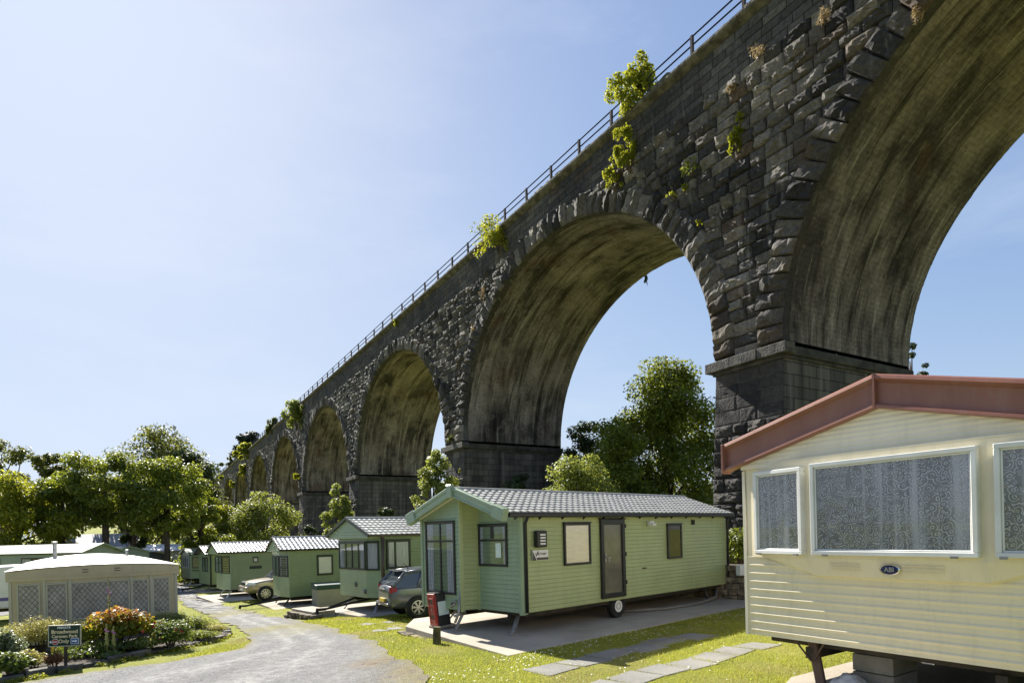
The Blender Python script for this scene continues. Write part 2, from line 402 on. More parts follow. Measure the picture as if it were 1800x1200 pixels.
class MB:
    def __init__(s): s.v, s.f, s.m, s.cur = [], [], [], 0
    def mat(s, i): s.cur = i; return s
    def add(s, vs, fs):
        b = len(s.v); s.v += [tuple(v) for v in vs]
        for f in fs: s.f.append([b + i for i in f]); s.m.append(s.cur)
        return s
    def box(s, x0, x1, y0, y1, z0, z1):
        return s.add([(x0, y0, z0), (x1, y0, z0), (x1, y1, z0), (x0, y1, z0), (x0, y0, z1), (x1, y0, z1), (x1, y1, z1), (x0, y1, z1)],
                     [(0, 3, 2, 1), (4, 5, 6, 7), (0, 1, 5, 4), (1, 2, 6, 5), (2, 3, 7, 6), (3, 0, 4, 7)])
    def obox(s, O, U, V, W, u, v, w):
        O, U, V, W = Vector(O), Vector(U), Vector(V), Vector(W)
        p = [O + U * a + V * b + W * c for c in w for b in v for a in u]
        return s.add(p, [(0, 2, 3, 1), (4, 5, 7, 6), (0, 1, 5, 4), (1, 3, 7, 5), (3, 2, 6, 7), (2, 0, 4, 6)])
    def quad(s, *p): return s.add(p, [tuple(range(len(p)))])
    def prism(s, poly, vec):
        n = len(poly); vec = Vector(vec); a = [Vector(p) for p in poly]
        return s.add(a + [p + vec for p in a], [tuple(range(n))[::-1], tuple(range(n, 2 * n))] + [(i, (i + 1) % n, n + (i + 1) % n, n + i) for i in range(n)])
    def tube(s, pts, r, n=8, cap=True):
        pts = [Vector(p) for p in pts]; k = len(pts)
        rr = r if isinstance(r, (list, tuple)) else [r] * k
        b = len(s.v); prev = None
        for i, p in enumerate(pts):
            t = (pts[min(i + 1, k - 1)] - pts[max(i - 1, 0)])
            t = t.normalized() if t.length > 1e-9 else Vector((0, 0, 1))
            if prev is None: a = t.orthogonal().normalized()
            else:
                a = prev - t * prev.dot(t); a = a.normalized() if a.length > 1e-6 else t.orthogonal().normalized()
            prev = a; c = t.cross(a)
            for j in range(n):
                an = 2 * math.pi * j / n
                s.v.append(tuple(p + (a * math.cos(an) + c * math.sin(an)) * rr[i]))
        for i in range(k - 1):
            for j in range(n):
                s.f.append([b + i * n + j, b + i * n + (j + 1) % n, b + (i + 1) * n + (j + 1) % n, b + (i + 1) * n + j]); s.m.append(s.cur)
        if cap:
            s.f.append([b + j for j in range(n)][::-1]); s.m.append(s.cur)
            s.f.append([b + (k - 1) * n + j for j in range(n)]); s.m.append(s.cur)
        return s
    def disc(s, c, ax, r, n=20, sx=1.0, up=(0, 0, 1)):
        ax = Vector(ax).normalized(); U = Vector(up).cross(ax).normalized(); V = ax.cross(U); c = Vector(c)
        return s.add([c + U * math.cos(2 * math.pi * i / n) * r * sx + V * math.sin(2 * math.pi * i / n) * r for i in range(n)], [tuple(range(n))])
    def lathe(s, c, ax, prof, n=24):     # prof: (distance along axis, radius)
        ax = Vector(ax).normalized(); U = ax.orthogonal().normalized(); V = ax.cross(U); c = Vector(c); b = len(s.v); k = len(prof)
        for h, r in prof:
            for i in range(n):
                a = 2 * math.pi * i / n; s.v.append(tuple(c + ax * h + (U * math.cos(a) + V * math.sin(a)) * r))
        for i in range(k - 1):
            for j in range(n):
                s.f.append([b + i * n + j, b + i * n + (j + 1) % n, b + (i + 1) * n + (j + 1) % n, b + (i + 1) * n + j]); s.m.append(s.cur)
        return s
    def build(s, name, mats, parent=None, smooth=False, bevel=0, seg=2, auto=None):
        me = bpy.data.meshes.new(name); me.from_pydata(s.v, [], s.f)
        me.polygons.foreach_set('material_index', s.m)
        if smooth: me.polygons.foreach_set('use_smooth', [True] * len(s.f))
        if bevel:
            bm = bmesh.new(); bm.from_mesh(me)
            bmesh.ops.recalc_face_normals(bm, faces=bm.faces)
            ed = [e for e in bm.edges if len(e.link_faces) == 2 and e.calc_face_angle(0) > .5]
            bmesh.ops.bevel(bm, geom=ed, offset=bevel, segments=seg, affect='EDGES', profile=.5, clamp_overlap=True)
            bm.to_mesh(me); bm.free()
        me.update()
        if auto: me.set_sharp_from_angle(angle=R(auto)); me.polygons.foreach_set('use_smooth', [True] * len(me.polygons))
        return link(name, me, parent, mats)

def text(s, size, mat, parent, mw, bold=0, align='CENTER', ext=.002):
    cu = bpy.data.curves.new('lettering', 'FONT'); cu.body = s; cu.size = size; cu.align_x = align; cu.align_y = 'CENTER'
    cu.extrude = ext; cu.offset = bold; cu.resolution_u = 3
    ob = bpy.data.objects.new('lettering', cu); COL.objects.link(ob)
    me = bpy.data.meshes.new_from_object(ob.evaluated_get(bpy.context.evaluated_depsgraph_get()))
    bpy.data.objects.remove(ob); bpy.data.curves.remove(cu)
    me.transform(mw); me.materials.clear()
    return link('lettering', me, parent, mat)
def frame_mat(O, U, V, W): # columns
    return Matrix(((U[0], V[0], W[0], O[0]), (U[1], V[1], W[1], O[1]), (U[2], V[2], W[2], O[2]), (0, 0, 0, 1)))

# ------------------------------------------------------------------ viaduct
TH = math.atan(655 / 1090)
VD = np.array([-math.sin(TH), math.cos(TH), 0]); VN = np.array([math.cos(TH), math.sin(TH), 0]); VC = 19.17
def VP(s, q, z):
    s, q, z = np.broadcast_arrays(np.asarray(s, float), np.asarray(q, float), np.asarray(z, float))
    return s[..., None] * VD + (VC + q)[..., None] * VN + z[..., None] * np.array([0, 0, 1.])
SP, AH, BH, ZI, DEP, S0 = 25.1, 11.05, 9.55, 8.55, 8.2, 15.1
PH = SP / 2 - AH                    # half a pier at the impost
PIERS = [S0 + SP * k for k in range(-1, 9)]
ARCHES = [S0 + SP * (k - .5) for k in range(0, 9)]
RT, ZT = 1.02, 20.55
via = thing('stone_viaduct', (0, 0, 0), 0, 'tall dark stone railway viaduct striding across the caravan park', 'viaduct')

def rock_blocks(a0, a1, b0, b1, amp, nx, ny, rng, gap=.014):
    N = len(a0)
    def ts(n): return np.concatenate([[0], .07 + .86 * np.linspace(0, 1, n - 2) ** 1.0, [1]])
    tx, ty = ts(nx), ts(ny)
    TX = np.broadcast_to(tx[None, None], (N, ny, nx)).copy(); TY = np.broadcast_to(ty[None, :, None], (N, ny, nx)).copy()
    inn = np.zeros((ny, nx), bool); inn[1:-1, 1:-1] = True
    if nx > 4:
        jit = np.zeros((ny, nx)); jit[2:-2, 2:-2] = 1
        TX += jit * (rng.random((N, ny, nx)) - .5) * .09; TY += jit * (rng.random((N, ny, nx)) - .5) * .09
    a0, a1, b0, b1, amp = [np.broadcast_to(np.asarray(x, float), (N,))[:, None, None] for x in (a0, a1, b0, b1, amp)]
    A = a0 + gap + (a1 - a0 - 2 * gap) * TX; B = b0 + gap + (b1 - b0 - 2 * gap) * TY
    c = rng.random((N, 4, 4))
    fx, fy = TX * 2.999, TY * 2.999; ix, iy = fx.astype(int).clip(0, 2), fy.astype(int).clip(0, 2); fx -= ix; fy -= iy
    k = np.arange(N)[:, None, None]
    co = (c[k, iy, ix] * (1 - fx) + c[k, iy, ix + 1] * fx) * (1 - fy) + (c[k, iy + 1, ix] * (1 - fx) + c[k, iy + 1, ix + 1] * fx) * fy
    g1, g2 = rng.normal(size=(N, 1, 1)), rng.normal(size=(N, 1, 1))
    h = .25 + .75 * co + (TX - .5) * g1 * .35 + (TY - .45) * (g2 * .35 + .25) + (rng.random((N, ny, nx)) - .5) * .3
    edge = np.minimum(np.minimum(TX, 1 - TX), np.minimum(TY, 1 - TY)) / .5
    h = np.clip(h, .05, 1.6) * (.55 + .45 * np.clip(edge * 2.2, 0, 1))
    Oo = amp * h * inn
    tone = np.broadcast_to(np.clip(rng.beta(2, 2.6, (N, 1, 1)) + (rng.random((N, 1, 1)) > .94) * .5, 0, 1), A.shape)
    base = gridfaces(nx, ny); faces = (base[None] + (np.arange(N) * nx * ny)[:, None, None]).reshape(-1, 4)
    return A, B, Oo, tone.ravel(), faces

class Acc:
    def __init__(s): s.v, s.f, s.t, s.n = [], [], [], 0
    def add(s, v, f, t):
        v = v.reshape(-1, 3); s.v.append(v); s.f.append(f + s.n); s.t.append(np.broadcast_to(t, (len(v),))); s.n += len(v)
    def mesh(s, name, extra=None): return npmesh(name, np.concatenate(s.v), np.concatenate(s.f), False, {'tone': np.concatenate(s.t)})

def lvl(s): return (10, 8) if s < 45 else ((7, 6) if s < 72 else (4, 4))
def ext_half(z, grow):
    u = (z - ZI) / (BH + grow)
    return (AH + grow) * np.sqrt(np.clip(1 - u * u, 0, 1)) if z > ZI else AH + grow

# spandrel face: courses of rock-faced blocks, smoother courses on top
rng = np.random.default_rng(3)
rows, z = [], ZI - .16
while z < 18.4:
    h = rng.uniform(.36, .56); rows.append((z, z + h, .21)); z += h
while z < ZT - .05:
    h = min(rng.uniform(.28, .36), ZT - z); rows.append((z, z + h, .035)); z += h
acc = {}
lists = {}
for (z0, z1, amp) in rows:
    zm = (z0 + z1) / 2
    cuts = []
    for sa in ARCHES:
        e0 = ext_half(z1, RT - .1)
        if zm < ZI + BH + RT - .1 and e0 > 0: cuts.append((sa - e0, sa + e0))
    lo = -9.0
    for c0, c1 in cuts + [(222.0, 223.0)]:
        if c0 > lo:
            s = lo
            while s < c0 - .05:
                L = rng.uniform(.55, 1.15) if amp > .1 else rng.uniform(.6, 1.0)
                e = s + L
                if c0 - e < .4: e = c0
                lists.setdefault((lvl(s), amp > .1), []).append((s, e, z0, z1, amp * rng.uniform(.6, 1.25)))
                s = e
        lo = c1
sp, asl = Acc(), Acc()
for (lv, rough), L in lists.items():
    L = np.array(L)
    A, B, O, t, f = rock_blocks(L[:, 0], L[:, 1], L[:, 2], L[:, 3], L[:, 4], lv[0], lv[1], rng, .013)
    (sp if rough else asl).add(VP(A, -O, B), f, t)
# backing wall (front and back) with the arch openings cut out, plus deck
bk = Acc()
def strip(a, b, t=.3):
    n = len(a); v = np.concatenate([a, b]); i = np.arange(n - 1)
    bk.add(v, np.stack([i, i + 1, i + 1 + n, i + n], 1), t)
for q in (.03, DEP):
    for sa in ARCHES:
        ph = np.linspace(0, math.pi, 49); ss = sa + AH * np.cos(ph); zz = ZI + BH * np.sin(ph)
        strip(VP(ss, q, zz), VP(ss, q, np.full(49, ZT)))
    for p in PIERS:
        s1 = p + PH + (8 if p == PIERS[-1] else 0)
        strip(VP([p - PH, s1], q, [-4, -4]), VP([p - PH, s1], q, [ZT, ZT]))
strip(VP([-12, 224], .3, [20.7] * 2), VP([-12, 224], DEP - .3, [20.7] * 2))
w = link('backing_wall', bk.mesh('backing_wall'), via, 'mortar')
link('spandrel_wall', sp.mesh('spandrel_wall'), via, 'rock')
link('parapet_wall_course', asl.mesh('parapet_wall_course'), via, 'ashlar')
# arch rings and vaults
for k, sa in enumerate(ARCHES):
    near = sa < 60
    n = 58; ph = np.linspace(0, math.pi, n + 1)
    # equal arc length
    t = np.linspace(0, math.pi, 2000); ds = np.hypot(AH * np.sin(t), BH * np.cos(t)); cum = np.concatenate([[0], np.cumsum((ds[1:] + ds[:-1]) / 2)]); cum /= cum[-1]
    ph = np.interp(np.linspace(0, 1, n + 1), cum, t)
    a = Acc(); nx, ny = (6, 9) if near else (4, 4)
    A, B, O, tn, f = rock_blocks(ph[:-1], ph[1:], np.zeros(n), RT + rng.uniform(-.14, .16, n), rng.uniform(.2, .38, n), nx, ny, rng, .0012)
    B = np.clip(B, .0, 2)
    a.add(VP(sa + (AH + B) * np.cos(A), -O - .04, ZI + (BH + B) * np.sin(A)), f[:, ::-1], tn)
    # under lip joining ring to vault
    L = np.stack([VP(sa + AH * np.cos(ph), -.04, ZI + BH * np.sin(ph)), VP(sa + AH * np.cos(ph), .35, ZI + BH * np.sin(ph))])
    i = np.arange(n); a.add(L, np.stack([i, i + 1, i + n + 2, i + n + 1], 1), .3)
    link('arch_ring', a.mesh('arch_ring'), via, 'rock')
    nu, nq = (120, 40) if near else (60, 16)
    pu = np.interp(np.linspace(0, 1, nu), cum, t); qq = np.linspace(.3, DEP, nq)
    PU, QQ = np.meshgrid(pu, qq); U = np.meshgrid(np.linspace(0, 32.4, nu), qq)[0]
    no = (rng.random(PU.shape) - .5) * (.05 if near else .0); no[:, 0] = no[:, -1] = 0
    v = VP(sa + (AH + no) * np.cos(PU), QQ, ZI + (BH + no) * np.sin(PU))
    lime = np.exp(-((U - 28.5) / 2.6) ** 2)      # drips low on the far haunch
    me = npmesh('arch_vault', v.reshape(-1, 3), gridfaces(nu, nq), True, {'uvw': np.stack([U + 37 * k, QQ, np.full_like(U, k * 3.1)], -1).reshape(-1, 3), 'lime': lime.ravel()})
    link('arch_vault', me, via, 'vault')
# piers
BAT = .045
for p in PIERS:
    s1 = PH + (8 if p == PIERS[-1] else 0)
    gnd = float(gz(*VP(p, 0, 0)[:2])) - .4
    zt = ZI - .6
    sides = Acc(); uv = []
    def zq(z): return -BAT * (zt - z)
    def zs(z, h): return h + .018 * (zt - z)
    corners = lambda z: [(p - zs(z, PH), zq(z) + .02), (p - zs(z, PH), DEP - zq(z)), (p + zs(z, s1), DEP - zq(z)), (p + zs(z, s1), zq(z) + .02)]
    cb, ct = corners(gnd), corners(zt)
    vv, ff, uvw = [], [], []
    for i in range(4):
        j = (i + 1) % 4; b0 = len(vv)
        L = math.dist(cb[i], cb[j])
        vv += [VP(*cb[i], gnd), VP(*cb[j], gnd), VP(*ct[j], zt), VP(*ct[i], zt)]
        uvw += [(p, 0, 0), (p + L, 0, 0), (p + L, zt - gnd, 0), (p, zt - gnd, 0)]; ff.append((b0, b0 + 1, b0 + 2, b0 + 3))
    pier = link('pier', npmesh('pier', np.array(vv), np.array(ff), False, {'uvw': np.array(uvw)}), via, 'jamb')
    fr = Acc(); z = zt; rowsP = []; first = 0
    while z > gnd:
        h = rng.uniform(.42, .58); first += 1
        am = .03 if first <= 4 else .22
        wid = zs(z, PH); s = -wid
        while s < zs(z, s1) - .05:
            e = s + rng.uniform(.6, 1.15)
            if zs(z, s1) - e < .4: e = zs(z, s1)
            rowsP.append((p + s, p + e, z - h, z, am * rng.uniform(.5, 1.3))); s = e
        z -= h
    L = np.array(rowsP); lv = lvl(p - 3)
    A, B, O, tn, f = rock_blocks(L[:, 0], L[:, 1], L[:, 2], L[:, 3], L[:, 4], lv[0], lv[1], rng, .012)
    fr.add(VP(A, -BAT * (zt - B) - O, B), f, tn * .55)
    link('pier_face', fr.mesh('pier_face'), pier, 'rock')
    mb = MB()
    def vbox(s0, s_1, q0, q1, z0, z1):
        P = [VP(a, b, c) for c in (z0, z1) for a, b in ((s0, q0), (s_1, q0), (s_1, q1), (s0, q1))]
        mb.add(P, [(0, 1, 2, 3), (7, 6, 5, 4), (0, 4, 5, 1), (1, 5, 6, 2), (2, 6, 7, 3), (3, 7, 4, 0)])
    vbox(p - PH - .06, p + s1 + .06, -.12, DEP + .06, zt - .03, zt + .1)
    vbox(p - PH - .13, p + s1 + .13, .26, DEP + .12, zt + .1, ZI - .18)
    mb.build('side_ledge', 'ledge', pier, bevel=.02, seg=1); mb = MB()
    n = 4; ed = np.linspace(p - PH - .28, p + s1 + .28, n)
    for i in range(n - 1): vbox(ed[i] + .008, ed[i + 1] - .008, -.3 - .02 * (i % 2), .25, zt + .1, ZI - .13)
    mb.build('impost', 'impost', pier, bevel=.02, seg=1)
# string course and rough coping
mb = MB(); prof = [(.03, 20.42), (-.12, 20.5), (-.26, 20.58), (-.3, 20.66), (-.3, 20.74), (-.02, 20.8), (.4, 20.8)]
st = np.arange(-9, 224, 3.0)
for i in range(len(st) - 1):
    a = [VP(st[i] + .006, q, z_) for q, z_ in prof]; b = [VP(st[i + 1] - .006, q, z_) for q, z_ in prof]
    mb.add(a + b, [(j, j + 7, j + 8, j + 1) for j in range(6)])
mb.build('string_course', 'coping', via)
cps, s = [], -9.0
while s < 222: 
    e = s + rng.uniform(.7, 1.3); cps.append((s, e)); s = e
cps = np.array(cps); N = len(cps); ac = Acc()
A, B, O, tn, f = rock_blocks(cps[:, 0], cps[:, 1], 0 * cps[:, 0] + 20.78, 21.06 + rng.uniform(-.05, .07, N), rng.uniform(.05, .18, N), 7, 6, rng, .01)
ac.add(VP(A, -O + .06, B), f, tn)
top = np.linspace(0, 1, 3)
for (a0, a1), hh in zip(cps, B[:, -1, 0]): pass
A2, B2, O2, t2, f2 = rock_blocks(cps[:, 0], cps[:, 1], 0 * cps[:, 0] + .06, np.full(N, .62), np.full(N, .05), 5, 5, rng, .005)
ac.add(VP(A2, B2, (B[:, -1, 0])[:, None, None] + O2 - .01), f2, t2)
link('coping', ac.mesh('coping'), via, 'coping')
mb = MB(); P = lambda s_, q, z_: VP(s_, q, z_)
for q0, q1 in ((.35, .62), (DEP - .5, DEP)):
    mb.add([P(-9, q0, 20.6), P(222, q0, 20.6), P(222, q1, 20.6), P(-9, q1, 20.6), P(-9, q0, 20.98), P(222, q0, 20.98), P(222, q1, 20.98), P(-9, q1, 20.98)], [(0, 1, 2, 3), (7, 6, 5, 4), (0, 4, 5, 1), (2, 6, 7, 3), (1, 5, 6, 2), (3, 7, 4, 0)])
mb.build('parapet', 'coping', via)
# end abutment beyond the last pier
# iron railing along the top
rail = thing('iron_railing', tuple(VP(14.95, .1, 21.02)), 0, 'thin iron post and rail fence along the top of the viaduct', 'railing')
rb = np.array(rail.location)
pm_ = MB(); pm_.box(-.06, .06, -.055, .055, -.05, .8); pm_.box(-.075, .075, -.07, .07, -.06, .0)
post0 = pm_.build('post', 'railing', rail, bevel=.006, seg=1)
k = 0
for i in range(-8, 78):
    s = 14.95 + 2.513 * i
    o = post0 if k == 0 else post0.copy()
    if k: COL.objects.link(o)
    k += 1
    o.location = VP(s, .1, 21.02) - rb; o.rotation_euler = (random.uniform(-.02, .02), random.uniform(-.02, .02), math.pi / 2 + TH)
for zz in (21.78, 21.43):
    mb = MB(); pts = []
    for i in range(-8, 78):
        s = 14.95 + 2.513 * i; pts.append(VP(s, .1, zz + random.uniform(-.01, .01)) - rb)
    mb.tube(pts, .034, 6); mb.build('rail', 'wire', rail)
# ------------------------------------------------------------------ caravans
X3, Y3, Z3 = Vector((1, 0, 0)), Vector((0, 1, 0)), Vector((0, 0, 1))
def clad(mb, P, T, n, z0, z1, tf, pitch=.1, d=.011):
    k = max(1, round((z1 - z0) / pitch)); zs = [z0 + (z1 - z0) * i / k for i in range(k + 1)]
    P, T, n = Vector((*P, 0)), Vector((*T, 0)), Vector((*n, 0))
    for a, b in zip(zs[:-1], zs[1:]):
        ta, tb = tf(a + .001), tf(b - .001)
        if ta[1] - ta[0] < .01: continue
        if tb[1] - tb[0] < 0: tb = ((ta[0] + ta[1]) / 2,) * 2
        zm = a + (b - a) * .18
        tm = (ta[0] + (tb[0] - ta[0]) * .18, ta[1] + (tb[1] - ta[1]) * .18)
        pts = [P + T * ta[0] + Z3 * a + n * .001, P + T * ta[1] + Z3 * a + n * .001,
               P + T * tm[0] + Z3 * zm + n * d, P + T * tm[1] + Z3 * zm + n * d,
               P + T * tb[0] + Z3 * b + n * .003, P + T * tb[1] + Z3 * b + n * .003]
        mb.add(pts, [(0, 1, 3, 2), (2, 3, 5, 4)])
def folds(mb, O, U, V, W, u0, u1, v0, v1, w0, amp=.012, waves=8, gather=0):
    n = max(8, int(waves * 6)); b = len(mb.v); ph = random.random() * 6
    for j, v in enumerate((v0, v1)):
        for i in range(n + 1):
            t = i / n; u = u0 + (u1 - u0) * t
            o = w0 + amp * (math.sin(t * waves * 6.283 + ph) + .4 * math.sin(t * waves * 13.7 + 2 * ph)) * (1 if j == 0 else .8)
            mb.v.append(tuple(O + U * u + V * v + W * o))
    for i in range(n): mb.f.append([b + i, b + i + 1, b + n + 2 + i, b + n + 1 + i]); mb.m.append(mb.cur)
def window(root, O, U, W, w, h, vs=(), hs=(), fm='frame', fill='curtain', fw=.055, name='window', cover=.3, proud=.045, vsub=None):
    O, U, W = Vector(O), Vector(U), Vector(W); V = Z3; mb = MB()
    B = lambda u0, u1, v0, v1, p=proud: mb.obox(O, U, V, W, (u0, u1), (v0, v1), (-.004, p))
    B(0, w, 0, fw); B(0, w, h - fw, h); B(0, fw, fw, h - fw); B(w - fw, w, fw, h - fw)
    for f in vs: B(w * f - fw * .45, w * f + fw * .45, fw, h - fw, proud - .004)
    for f in hs: B(fw, w - fw, h * f - fw * .4, h * f + fw * .4, proud - .008)
    B(-.02, w + .02, h, h + .018, proud + .02)
    fr = mb.build(name, fm, root, bevel=.006, seg=1)
    mb = MB(); q = lambda u0, u1, v0, v1, d: mb.quad(*[O + U * a + V * b + W * d for a, b in ((u0, v0), (u1, v0), (u1, v1), (u0, v1))])
    i = fw * .6
    if fill == 'blind':
        folds(mb, O, U, V, W, i, w - i, i, h - i, .012, .003, 3); mb.build('blind', 'blind', fr, smooth=True)
    else:
        q(i, w - i, i, h - i, .003); mb.build('dim_room_sheet', 'interior', fr)  # flat sheet painted dark in place of the unlit room
        if fill == 'curtain':
            for a, b in ((i, i + w * cover), (w - i - w * cover, w - i)):
                mb = MB(); folds(mb, O, U, V, W, a, b, i, h - i, .015, .006, max(2, int((b - a) * 12))); mb.build('curtain', 'curtain', fr, smooth=True)
        if fill == 'net':
            mb = MB(); folds(mb, O, U, V, W, i, w - i, i, h - i, .015, .006, int(w * 11)); mb.build('curtain', 'curtain', fr, smooth=True)
        if fill == 'half':
            mb = MB(); folds(mb, O, U, V, W, i, w - i, h * .55, h - i, .014, .003, 3); mb.build('blind', 'blind', fr, smooth=True)
    mb = MB(); q(i, w - i, i, h - i, .027); mb.build('pane', 'glass', fr)
    return fr
def tile_roof(root, x0, x1, ye, yr, ze, zr, y2, mat='tile', tw=.2, rh=.23, name='roof', amp=.02):
    vs, fs, base = [], [], 0
    nc = int(round((x1 - x0) / tw)); m = 7
    xs = np.linspace(x0, x1, nc * m + 1); phs = (np.arange(len(xs)) / m) % 1
    wave = amp * np.clip(np.cos((phs - .3) * 2 * np.pi) * .8 + .35, 0, 1)
    for ya, yb in ((ye, yr), (y2, yr)):
        L = math.hypot(yb - ya, zr - ze); nr = int(round(L / rh)); n = np.array([0, (zr - ze) / L * (-1 if yb > ya else 1) , abs(yb - ya) / L])
        for r in range(nr):
            for t0, h0, t1, h1 in ((r, -.012, r, .024), (r, .024, r + 1, .002)):
                rowv = []
                for t, h in ((t0, h0), (t1, h1)):
                    tt = t / nr
                    p = np.stack([xs, np.full_like(xs, ya + (yb - ya) * tt), np.full_like(xs, ze + (zr - ze) * tt)], 1) + (h + wave)[:, None] * n
                    rowv.append(p)
                vs.append(np.concatenate(rowv)); fs.append(gridfaces(len(xs), 2, base)); base += 2 * len(xs)
    roof = link(name, npmesh(name, np.concatenate(vs), np.concatenate(fs)), root, mat)
    mb = MB(); mb.tube([(x0, yr, zr + .015), (x1, yr, zr + .015)], .045, 8); mb.build('ridge_cap', mat, roof)
    return roof
def legs(root, spots, h, mat='steel'):
    for x, y, dx, dy in spots:
        mb = MB(); top = Vector((x, y, h)); bot = Vector((x + dx, y + dy, .02)); ax = (bot - top)
        s = Vector((-ax.y, ax.x, 0)); s = s.normalized() if s.length > 1e-6 else Vector((0, 1, 0)); t = ax.normalized(); w = s.cross(t)
        mb.obox(top, s, t, w, (-.045, .045), (0, ax.length), (-.02, .02)); mb.obox(bot, X3, Y3, Z3, (-.1, .1), (-.07, .07), (-.02, .015))
        mb.build('support_leg', mat, root, bevel=.006, seg=1)
def wheel(root, c, ax, r=.31, w=.18, name='wheel', spokes=0, rimr=.52):
    ax = Vector(ax).normalized(); c = Vector(c); mb = MB()
    mb.lathe(c, ax, [(-w / 2, r * rimr), (-w / 2, r * .9), (-w * .36, r), (w * .36, r), (w / 2, r * .9), (w / 2, r * rimr), (w * .3, r * rimr * .98)], 28)
    wh = mb.build(name, 'black', root, auto=35)
    mb = MB()
    if spokes:
        mb.lathe(c, ax, [(w * .3, r * rimr * .98), (w * .46, r * rimr), (w * .48, r * rimr * .93), (w * .3, r * rimr * .9)], 28)
        mb.lathe(c, ax, [(w * .3, r * .16), (w * .46, r * .14), (w * .48, 0.001)], 12)
        U = ax.orthogonal().normalized(); V = ax.cross(U)
        for i in range(spokes):
            for off in (-.11, .11):
                a = 2 * math.pi * i / spokes + off; d = U * math.cos(a) + V * math.sin(a); p = ax.cross(d)
                mb.obox(c + ax * w * .4, d, p, ax, (r * .12, r * rimr * .93), (-r * .035, r * .035), (-.01, .012))
        mb.build('rim', 'alloy', wh, auto=30)
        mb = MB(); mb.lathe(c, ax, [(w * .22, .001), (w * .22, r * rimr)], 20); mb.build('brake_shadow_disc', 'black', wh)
    else:
        mb.lathe(c, ax, [(w * .3, r * rimr), (w * .52, r * rimr * .97), (w * .5, r * .36), (w * .1, r * .33), (w * .1, r * .2), (w * .5, r * .17), (w * .52, .001)], 24); mb.build('rim', 'white', wh, auto=40)
    return wh
def pipe(root, pts, r=.035, mat='plastic', name='downpipe'):
    mb = MB(); mb.tube(pts, r, 8); return mb.build(name, mat, root, smooth=True)
def hitch(root, zb, mat='rust', x=-.95, z=.38, y=1.5):
    mb = MB()
    for sy in (-.55, .55): mb.tube([(.3, y + sy, zb - .06), (x, y, z)], .04, 6)
    mb.tube([(x, y, z), (x - .3, y, z)], .05, 8); mb.tube([(x - .3, y, z + .05), (x - .33, y, z - .12)], .055, 8)
    mb.build('drawbar', mat, root)

